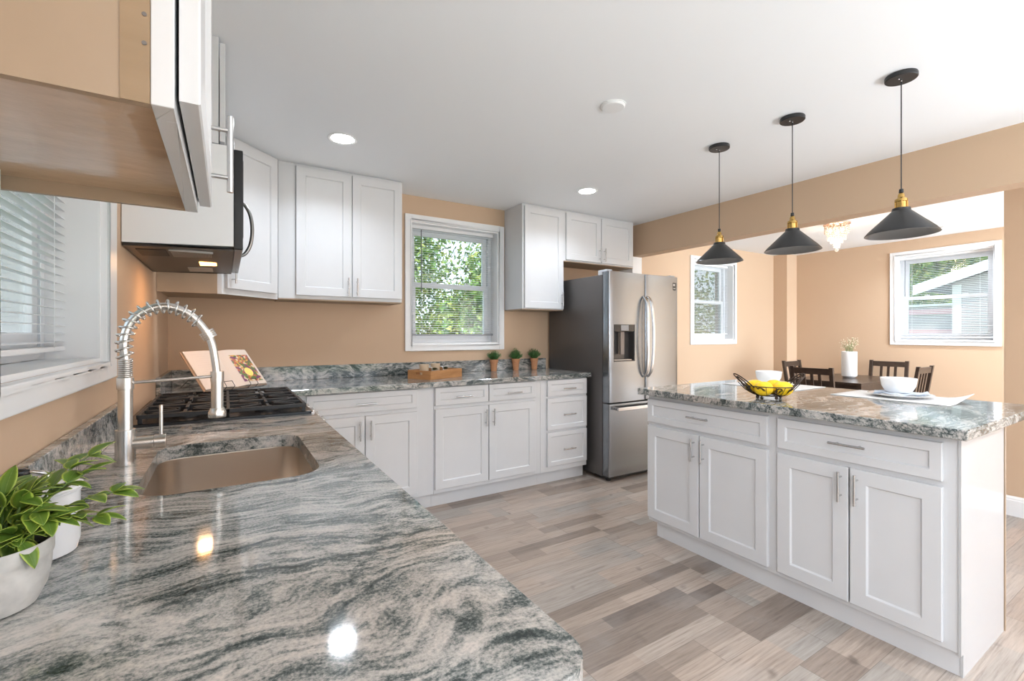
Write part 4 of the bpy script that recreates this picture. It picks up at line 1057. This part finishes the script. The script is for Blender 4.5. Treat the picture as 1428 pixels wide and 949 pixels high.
def napkin(x, y, zz, lab, sc=1):
    mb = MB(); n = 26; vs = []; fs = []
    for j in range(n + 1):
        for i in range(n + 1):
            u, v = i / n - .5, j / n - .5
            hz = .004 + .012 * (sin(u * 15 + v * 9) * .5 + .5) * (.15 + min(1, (abs(u) * 1.6) ** 2 + (abs(v) * 1.3) ** 2)) + .006 * sin(v * 22) * abs(u)
            vs.append((u * .155 * sc * (1 + .12 * sin(v * 7)), v * .21 * sc * (1 + .08 * sin(u * 8)), max(.0012, hz)))
    for j in range(n):
        for i in range(n): k = j * (n + 1) + i; fs.append((k, k + 1, k + n + 2, k + n + 1))
    o = mb.add(vs, fs).build('napkin', M['napkin'], None, loc=(x, y, zz), rot=(0, 0, .25), smooth=True)
    s = o.modifiers.new('s', 'SOLIDIFY'); s.thickness = .0015; s.offset = 1
    tag(o, lab, 'napkin')
napkin(3.03, .99, ZP + .0135, 'pale blue folded napkin under the front white bowl')
bowl_at(3.06, 1.01, 'white bowl on the napkin and plate at the near end', ZP + .023)
bowl_at(3.05, 1.70, 'white bowl behind the lemon bowl', ZP + .0125)

# fruit bowl
FBX, FBY = 2.435, 1.355
M['wirebrown'] = simple('dark_brown_wire', (.035, .020, .013), .4, .4)
t = thing('wire_fruit_bowl', 'dark scrolled wire fruit bowl filled with lemons on the island', 'bowl', (FBX, FBY, ZC1))
def circ(R, zz, n=40, sx_=1, sy_=1): return [(R * sx_ * cos(2 * pi * i / n), R * sy_ * sin(2 * pi * i / n), zz) for i in range(n)]
MB().tube(circ(.118, .068), .0028, n=6, closed=True).build('rim', M['wirebrown'], t, smooth=True)
MB().tube(circ(.062, .018), .0026, n=6, closed=True).tube(circ(.03, .018), .002, n=6, closed=True).build('base_ring', M['wirebrown'], t, smooth=True)
rb = MB()
for k in range(16):
    a = 2 * pi * k / 16; pts = []
    for i in range(9):
        u = i / 8; R = .03 + (.118 - .03) * (u ** .62); zz = .018 + .05 * max(0, (u - .25) / .75) ** 1.4
        pts.append((R * cos(a), R * sin(a), zz))
    rb.tube(pts, .0016, n=5)
rb.build('ribs', M['wirebrown'], t, smooth=True)
for k in range(8):
    a0 = 2 * pi * k / 8 + .15
    for s_ in (1, -1):
        pts = []
        for i in range(22):
            u = i / 21; ph = u * 2.2 * pi; rr = .019 * (1 - .72 * u)
            da = (s_ * (rr * cos(ph) - .019 + .020)) / .11; zz = .046 + rr * sin(ph)
            R = .062 + (.118 - .062) * max(0, (zz - .018) / .05) ** .8 + .003
            pts.append((R * cos(a0 + da), R * sin(a0 + da), zz))
        MB().tube(pts, .0023, n=5).build('scroll', M['wirebrown'], t, smooth=True)
vd = Vector((-.85, .527, 0))      # handles sit left and right as seen from the sink
for s_ in (1, -1):
    hb = MB(); base = math.atan2(vd.y * s_, vd.x * s_)
    for (sp, ext, hh) in ((.42, .070, .070), (.20, .056, .055)):
        pts = []
        for i in range(19):
            u = i / 18; a = base + sp * (1 - 2 * u); k_ = sin(pi * u) ** .8
            R = .112 + ext * k_; pts.append((R * cos(a), R * sin(a), .060 + hh * k_))
        hb.tube(pts, .0031, n=6)
    for da in (-.28, 0, .28):
        a = base + da; hb.tube([(.07 * cos(a), .07 * sin(a), .020), (.115 * cos(a), .115 * sin(a), .045), (.148 * cos(a), .148 * sin(a), .082)], .0022, n=5)
    hb.build('handle', M['wirebrown'], t, smooth=True)
for k in range(4):
    a = pi / 4 + k * pi / 2 + .3; MB().lathe([(0, 0), (.007, .002), (.009, .009), (.006, .016), (0, .018)], (.062 * cos(a), .062 * sin(a), .0), 12).build('foot', M['wirebrown'], t, smooth=True)
def lemon_mesh():
    mb = MB(); pr = []
    for i in range(17):
        u = i / 16; xx = -1 + 2 * u; r = sqrt(max(0, 1 - abs(xx) ** 2.5)) * .0365
        nub = .004 * max(0, (abs(xx) - .86) / .14); pr.append((r if 0 < i < 16 else 0, xx * .047 + (nub if xx > 0 else -nub)))
    return mb.lathe(pr, n=20)
l0 = lemon_mesh().build('lemon', M['lemon'], None, smooth=True)
LP = [(-.050, -.040, .055, .12), (.052, -.038, .055, -.15), (-.052, .040, .056, -.2), (.050, .042, .056, .1)]
for i, (x, y, zz, la) in enumerate(LP):
    o = l0 if i == 0 else l0.copy()
    if i: COL.objects.link(o)
    # rotate bowl positions so that 'front' faces the camera
    c, s = .85, -.527; X_ = x * c + y * .527; Y_ = x * s + y * .85
    o.location = (FBX + X_, FBY + Y_, ZC1 + zz); o.rotation_euler = (0, pi / 2, la - .555)
    tag(o, 'yellow lemon at the %s of the wire fruit bowl' % ('front left', 'front right', 'back left', 'back right')[i], 'lemon', 'lemons in the wire bowl')

# ============================================================ BACK COUNTER ITEMS
def herb(label, x, y, shape, hgt=.10, seed=1):
    r = random.Random(seed); t = thing('potted_herb', label, 'potted plant', (x, y, ZC1), 0, 'potted herbs in front of the splash')
    MB().lathe([(.024, 0), (.026, .001), (.034, .082), (.039, .083), (.040, .108), (.036, .108), (.033, .098), (0, .096)], n=28).build('pot', M['terracotta'], t, smooth='auto')
    MB().lathe([(.0335, .0965), (.0, .1)], n=20).build('soil', M['soil'], t)
    mb = MB()
    for k in range(260):
        a = r.uniform(0, 2 * pi); u = r.random() ** .6
        if shape == 'cone': sp = .06 * u * 1.15; ln = hgt * (1.0 - .72 * u) * r.uniform(.7, 1.15)
        else: sp = .068 * u; ln = hgt * (1 - .45 * u * u) * r.uniform(.6, 1.05)
        b = Vector((.018 * u * cos(a), .018 * u * sin(a), .10)); e = Vector((sp * cos(a + .3), sp * sin(a + .3), .10 + max(.02, ln)))
        mb.tube([b, (b + e) / 2 + Vector((0, 0, .006)), e], [.0012, .001, .0004], n=3)
        for j in range(5):
            p = b.lerp(e, .35 + .16 * j); q = Vector((r.uniform(-1, 1), r.uniform(-1, 1), r.uniform(-.2, 1))).normalized() * .016
            side = q.cross(Vector((0, 0, 1))).normalized() * .0022
            mb.add([tuple(p), tuple(p + q * .5 + side), tuple(p + q), tuple(p + q * .5 - side)], [(0, 1, 2, 3)])
    mb.build('foliage', M['leafdark'], t)
herb('small terracotta pot with a feathery green herb, under the window corner', 2.085, 3.675, 'dome', .085, 1)
herb('small terracotta pot with a pointed green herb, middle of the three herbs', 2.325, 3.68, 'cone', .115, 2)
herb('small terracotta pot with a rounded green herb, nearest the refrigerator', 2.535, 3.68, 'dome', .095, 3)

# tray: near corner P0, rotated
P0 = Vector((1.278, 3.19)); PR = Vector((1.605, 3.345)); angT = math.atan2(PR.y - P0.y, PR.x - P0.x); TL = (PR - P0).length; TD = .235
t = thing('wooden_tray', 'oak coloured wooden tray with hand holes on the back counter', 'tray', (P0.x, P0.y, ZC1), angT)
th = .012; H = .066
MB().box(0, 0, 0, TL, th, H).build('side_board', M['traywood'], t, bevel=.001)
MB().box(0, TD - th, 0, TL, TD, H).build('side_board', M['traywood'], t, bevel=.001)
for xa in (0, TL - th):
    mb = MB(); c = TD / 2
    mb.box(xa, th + .0002, 0, xa + th, c - .032, H); mb.box(xa, c + .032, 0, xa + th, TD - th - .0002, H); mb.box(xa, c - .032, 0, xa + th, c + .032, .034); mb.box(xa, c - .032, .052, xa + th, c + .032, H)
    mb.build('end_board', M['traywood'], t)
MB().box(th, th, .003, TL - th, TD - th, .009).build('base_board', M['traywood'], t)
Mt = Matrix.Translation((P0.x, P0.y, ZC1)) @ Matrix.Rotation(angT, 4, 'Z')
for (lx, ly, lab, lab2) in ((.10, .16, 'beige cup at the left in the wooden tray', 'dark green succulent beside the left beige cup'), (.225, .16, 'beige cup at the right in the wooden tray', 'dark green succulent beside the right beige cup')):
    p = Mt @ Vector((lx, ly, .0095))
    cup = thing('cup', lab, 'cup', tuple(p))
    MB().lathe([(.030, 0), (.033, .003), (.037, .095), (.036, .096), (.034, .093), (.030, .006), (0, .005)], n=28).build('body', M['cup'], cup, smooth='auto')
    mh = MB().tube([(.034, -.012, .075), (.052, -.022, .072), (.058, -.026, .05), (.050, -.022, .028), (.033, -.012, .022)], .0032, n=8); mh.build('handle', M['ceramic'], cup, smooth=True)
    p2 = Mt @ Vector((lx + .035, ly - .075, .0095))
    sc2 = thing('succulent', lab2, 'succulent', tuple(p2))
    MB().lathe([(.017, 0), (.023, .050), (.019, .050), (0, .046)], n=18).build('pot', M['ceramic'], sc2, smooth='auto')
    ms = MB()
    for L_ in range(4):
        for k in range(8):
            a = 2 * pi * k / 8 + L_ * .4; el = .25 + L_ * .33; ln = .034 - L_ * .004
            d = Vector((cos(a) * cos(el), sin(a) * cos(el), sin(el))); sd = Vector((-sin(a), cos(a), 0)) * .009; b = Vector((0, 0, .052))
            nz = d.cross(sd).normalized() * .003
            ms.add([tuple(b), tuple(b + d * ln * .6 + sd), tuple(b + d * ln), tuple(b + d * ln * .6 - sd), tuple(b + d * ln * .5 + nz)], [(0, 1, 4), (1, 2, 4), (2, 3, 4), (3, 0, 4), (0, 3, 2, 1)])
    ms.build('leaves', M['succ'], sc2)

# ============================================================ FOREGROUND POTS
t = thing('planter', 'grey stone planter with bright green leafy plant at the left edge', 'potted plant', (-.242, .81, ZC1))
MB().lathe([(.030, 0), (.040, .003), (.049, .022), (.053, .045), (.0535, .058), (.0545, .060), (.0555, .064), (.0555, .078), (.0545, .080), (.052, .079), (.050, .062), (0, .06)], n=48).build('pot', M['stone'], t, smooth='auto')
MB().lathe([(.0495, .0625), (0, .068)], n=24).build('soil', M['soil'], t)
def leafy(parent, cnt, seed):
    r = random.Random(seed); lv = MB(); uvs = []; st_ = MB()
    def leaf(p, d, up_, L, Wd, cup=.25, droop=.3):
        d = d.normalized(); sd = d.cross(up_).normalized(); n_ = sd.cross(d).normalized()
        k = 8; base = len(lv.v); 
        for i in range(k + 1):
            u = i / k; wv = Wd * .5 * (sin(pi * (u ** .85)) ** .75 if 0 < u < 1 else 0)
            c = p + d * (L * u) - n_ * (droop * L * u * u)
            for s_ in (-1, -.5, 0, .5, 1):
                q = c + sd * (wv * s_) + n_ * (cup * wv * abs(s_) ** 1.5); lv.v.append(tuple(q)); uvs.append((.5 + .5 * s_, u))
        for i in range(k):
            for j in range(4):
                a = base + i * 5 + j; lv.f.append((a, a + 1, a + 6, a + 5))
    def P_(x): return Vector(x)
    # stems
    for k in range(cnt):
        a = r.uniform(0, 2 * pi); reach = r.uniform(.02, .062); ht = r.uniform(.012, .058)
        if k < 5:            # long sprays that reach to the right and up
            a = radians((8, 40, 62, -8, 24)[k]); reach = (.112, .10, .105, .10, .085)[k]; ht = (.045, .088, .072, .025, .07)[k]
        b0 = Vector((.018 * cos(a), .018 * sin(a), .066)); e = Vector((reach * cos(a), reach * sin(a), .075 + ht))
        if e.x < -.035: e.x = -.035
        m1 = b0.lerp(e, .5) + Vector((0, 0, .018)); pts = [b0, b0.lerp(m1, .5) + Vector((0, 0, .004)), m1, m1.lerp(e, .5) + Vector((0, 0, .003)), e]
        st_.tube(pts, [.0018, .0016, .0014, .0012, .0008], n=5)
        for j in range(1, 5):
            p = pts[j]; dr = (pts[j] - pts[j - 1]).normalized()
            for s_ in (1, -1):
                rot = Matrix.Rotation(s_ * r.uniform(.7, 1.15), 3, 'Z'); dd_ = (rot @ dr); dd_.z = r.uniform(-.1, .55)
                q_ = p + dd_.normalized() * .034
                if q_.x < -.048: continue
                leaf(p, dd_, Vector((r.uniform(-.3, .3), r.uniform(-.3, .3), 1)), r.uniform(.026, .038), r.uniform(.015, .021))
        dr = (pts[4] - pts[3]).normalized(); leaf(pts[4], dr + Vector((0, 0, .15)), Vector((0, 0, 1)), r.uniform(.03, .040), r.uniform(.016, .022))
    st_.build('stems', M['stem'], parent)
    me = bpy.data.meshes.new('leaves'); me.from_pydata(lv.v, [], lv.f); ul = me.uv_layers.new(name='UVMap')
    for p in me.polygons:
        p.use_smooth = True
        for li in p.loop_indices: ul.data[li].uv = uvs[me.loops[li].vertex_index]
    me.materials.append(M['leaf']); o = bpy.data.objects.new('leaves', me); COL.objects.link(o); o.parent = parent
    s_ = o.modifiers.new('s', 'SOLIDIFY'); s_.thickness = .0004
leafy(t, 30, 5)
t = thing('lidded_pot', 'small white enamel pot with lid and black handle behind the planter', 'pot', (-.2435, .972, ZC1))
MB().lathe([(.038, 0), (.046, .004), (.050, .02), (.050, .092), (.052, .096), (.050, .098), (0, .096)], n=48).build('body', M['enamel'], t, smooth='auto')
ld_ = MB().lathe([(.053, .0985), (.0545, .101), (.053, .104), (.040, .110), (.02, .114), (0, .115)], n=48).build('lid', M['enamel'], t, smooth='auto')
MB().tube([(.018, -.010, .112), (.014, -.010, .126), (.0, -.010, .131), (-.016, -.012, .130)], .0042, n=10).build('lid_handle', M['chrome'], ld_, smooth=True)
MB().tube([(-.004, -.011, .131), (-.014, -.012, .131), (-.026, -.013, .128), (-.032, -.013, .118)], [.006, .0075, .0075, .006], n=12).build('handle_grip', M['black'], ld_, smooth=True)

# ============================================================ OUTSIDE
struct(MB().box(-30, -30, -.75, 60, 45, -.70), 'floor_outside', M['grass'])
def tree(label, x, y, h, cr, n, seed, zc=None, group='garden trees outside', leafsize=.085, sq=1):
    r = random.Random(seed); t = thing('tree', label, 'tree', (x, y, -.7), 0, group)
    MB().cyl((0, 0, 0), (0, 0, h * .6), .16, .08, n=10).build('trunk', M['bark'], t)
    mb = MB(); cz = zc or h * .6
    blobs = [(Vector((r.uniform(-.62, .62) * cr, r.uniform(-.4, .4) * cr, cz + r.uniform(-.9, .8) * cr * sq)), cr * r.uniform(.38, .62)) for _ in range(18)]
    for k in range(n):
        c, br = blobs[r.randrange(18)]
        d = Vector((r.gauss(0, 1), r.gauss(0, 1), r.gauss(0, 1))).normalized(); p = c + d * br * r.uniform(.75, 1.05)
        if p.z < .1: p.z = .1 + r.random() * .2
        nrm = (d + Vector((r.uniform(-.7, .7), r.uniform(-.7, .7), r.uniform(-.7, .7)))).normalized()
        u = nrm.cross(Vector((r.uniform(-1, 1), r.uniform(-1, 1), r.uniform(-1, 1)))).normalized(); v = nrm.cross(u)
        s_ = leafsize * r.uniform(.5, 1.1)
        mb.add([tuple(p - u * s_), tuple(p + v * s_ * .45), tuple(p + u * s_), tuple(p - v * s_ * .45)], [(0, 1, 2, 3)])
    mb.build('crown', M['treeleaf'], t)
tree('bushy green tree seen through the left part of the kitchen window', 1.6, 10.2, 4.6, 1.72, 15000, 11, zc=2.6, sq=1.25)
tree('bushy green tree seen through the right part of the kitchen window', 6.0, 10.2, 4.4, 1.72, 15000, 12, zc=2.4, sq=1.25)
tree('dark green tree seen through the narrow dining window', 11.0, 9.6, 4.4, 2.3, 17000, 13, zc=2.4, sq=1.2)
tree('tall tree rising behind the neighbouring house', 25.0, 5.6, 8, 3.0, 12000, 14, zc=5.2, leafsize=.17)
tree('leafy tree standing between the other two behind the neighbouring house', 34.6, 9.5, 9, 4.2, 9000, 16, zc=5.4, leafsize=.22)
tree('tall tree behind the left end of the neighbouring house', 25.0, 12.3, 8, 3.3, 12000, 15, zc=4.2, leafsize=.17)
tree('broad green tree behind the gap between the two kitchen window trees', 4.6, 15.6, 3.6, 3.4, 22000, 21, zc=3.2, sq=.9, leafsize=.12)
# garden fence behind kitchen window
t = thing('garden_fence', 'weathered board fence beyond the kitchen window', 'fence', (1, 19, -.7))
mb = MB()
for k in range(90): mb.box(-3 + k * .15, 0, 0, -3 + k * .15 + .135, .02, 1.8)
mb.build('boards', M['fence'], t); MB().box(-3, .02, .4, 10.5, .06, .5).box(-3, .02, 1.4, 10.5, .06, 1.5).build('rail', M['fence'], t)
# neighbouring house beyond far window (gable facing us)
t = thing('neighbour_house', 'pale sided house with white sloping eave beyond the far dining window', 'house', (13.5, 0, -.7))
# wall in YZ plane, roof edge rising toward -y
def gz(y): return 2.89 + (3.965 - y) * .355 
ye, yr = 3.50, -3.0
MB().add([(0, ye, 0), (0, yr, 0), (0, yr, gz(yr)), (0, ye, gz(ye)), (6, ye, 0), (6, yr, 0), (6, yr, gz(yr)), (6, ye, gz(ye))], [(0, 1, 2, 3), (4, 7, 6, 5), (0, 3, 7, 4), (1, 5, 6, 2), (3, 2, 6, 7), (0, 4, 5, 1)]).build('wall', M['siding'], t)
yy0 = 4.08
MB().add([(-.35, yy0, gz(yy0) - .02), (-.35, yr, gz(yr) - .02), (-.35, yr, gz(yr) + .20), (-.35, yy0, gz(yy0) + .20), (-.31, yy0, gz(yy0) - .02), (-.31, yr, gz(yr) - .02), (-.31, yr, gz(yr) + .20), (-.31, yy0, gz(yy0) + .20)], [(0, 1, 2, 3), (4, 7, 6, 5), (0, 3, 7, 4), (1, 5, 6, 2), (3, 2, 6, 7), (0, 4, 5, 1)]).build('fascia', M['trim'], t)
MB().add([(-.31, yy0, gz(yy0) + .10), (-.31, yr, gz(yr) + .10), (6.3, yr, gz(yr) + .10), (6.3, yy0, gz(yy0) + .10), (-.31, yy0, gz(yy0) + .2), (-.31, yr, gz(yr) + .2), (6.3, yr, gz(yr) + .2), (6.3, yy0, gz(yy0) + .2)], [(0, 3, 2, 1), (4, 5, 6, 7), (0, 1, 5, 4), (1, 2, 6, 5), (2, 3, 7, 6), (3, 0, 4, 7)]).build('roof', M['shingle'], t)
MB().box(-.03, 3.36, 0, -.002, 3.50, gz(3.50) - .03).build('corner_board', M['trim'], t)
t = thing('carport', 'low pale pink panelled carport left of the neighbouring house', 'carport', (13.6, 3.53, -.7))
MB().box(0, 0, 0, .06, 1.3, 2.58).build('panel', M['siding'], t)
MB().box(-.02, 0, 1.93, -.001, 1.3, 2.06).build('lower_band', M['pink'], t, label='dusty pink band')
MB().box(-.02, 0, 2.40, -.001, 1.3, 2.52).build('upper_band', M['pink'], t, label='dusty pink band')
MB().box(-.05, -.01, 2.581, .5, 1.35, 2.64).build('roof', M['trim'], t)
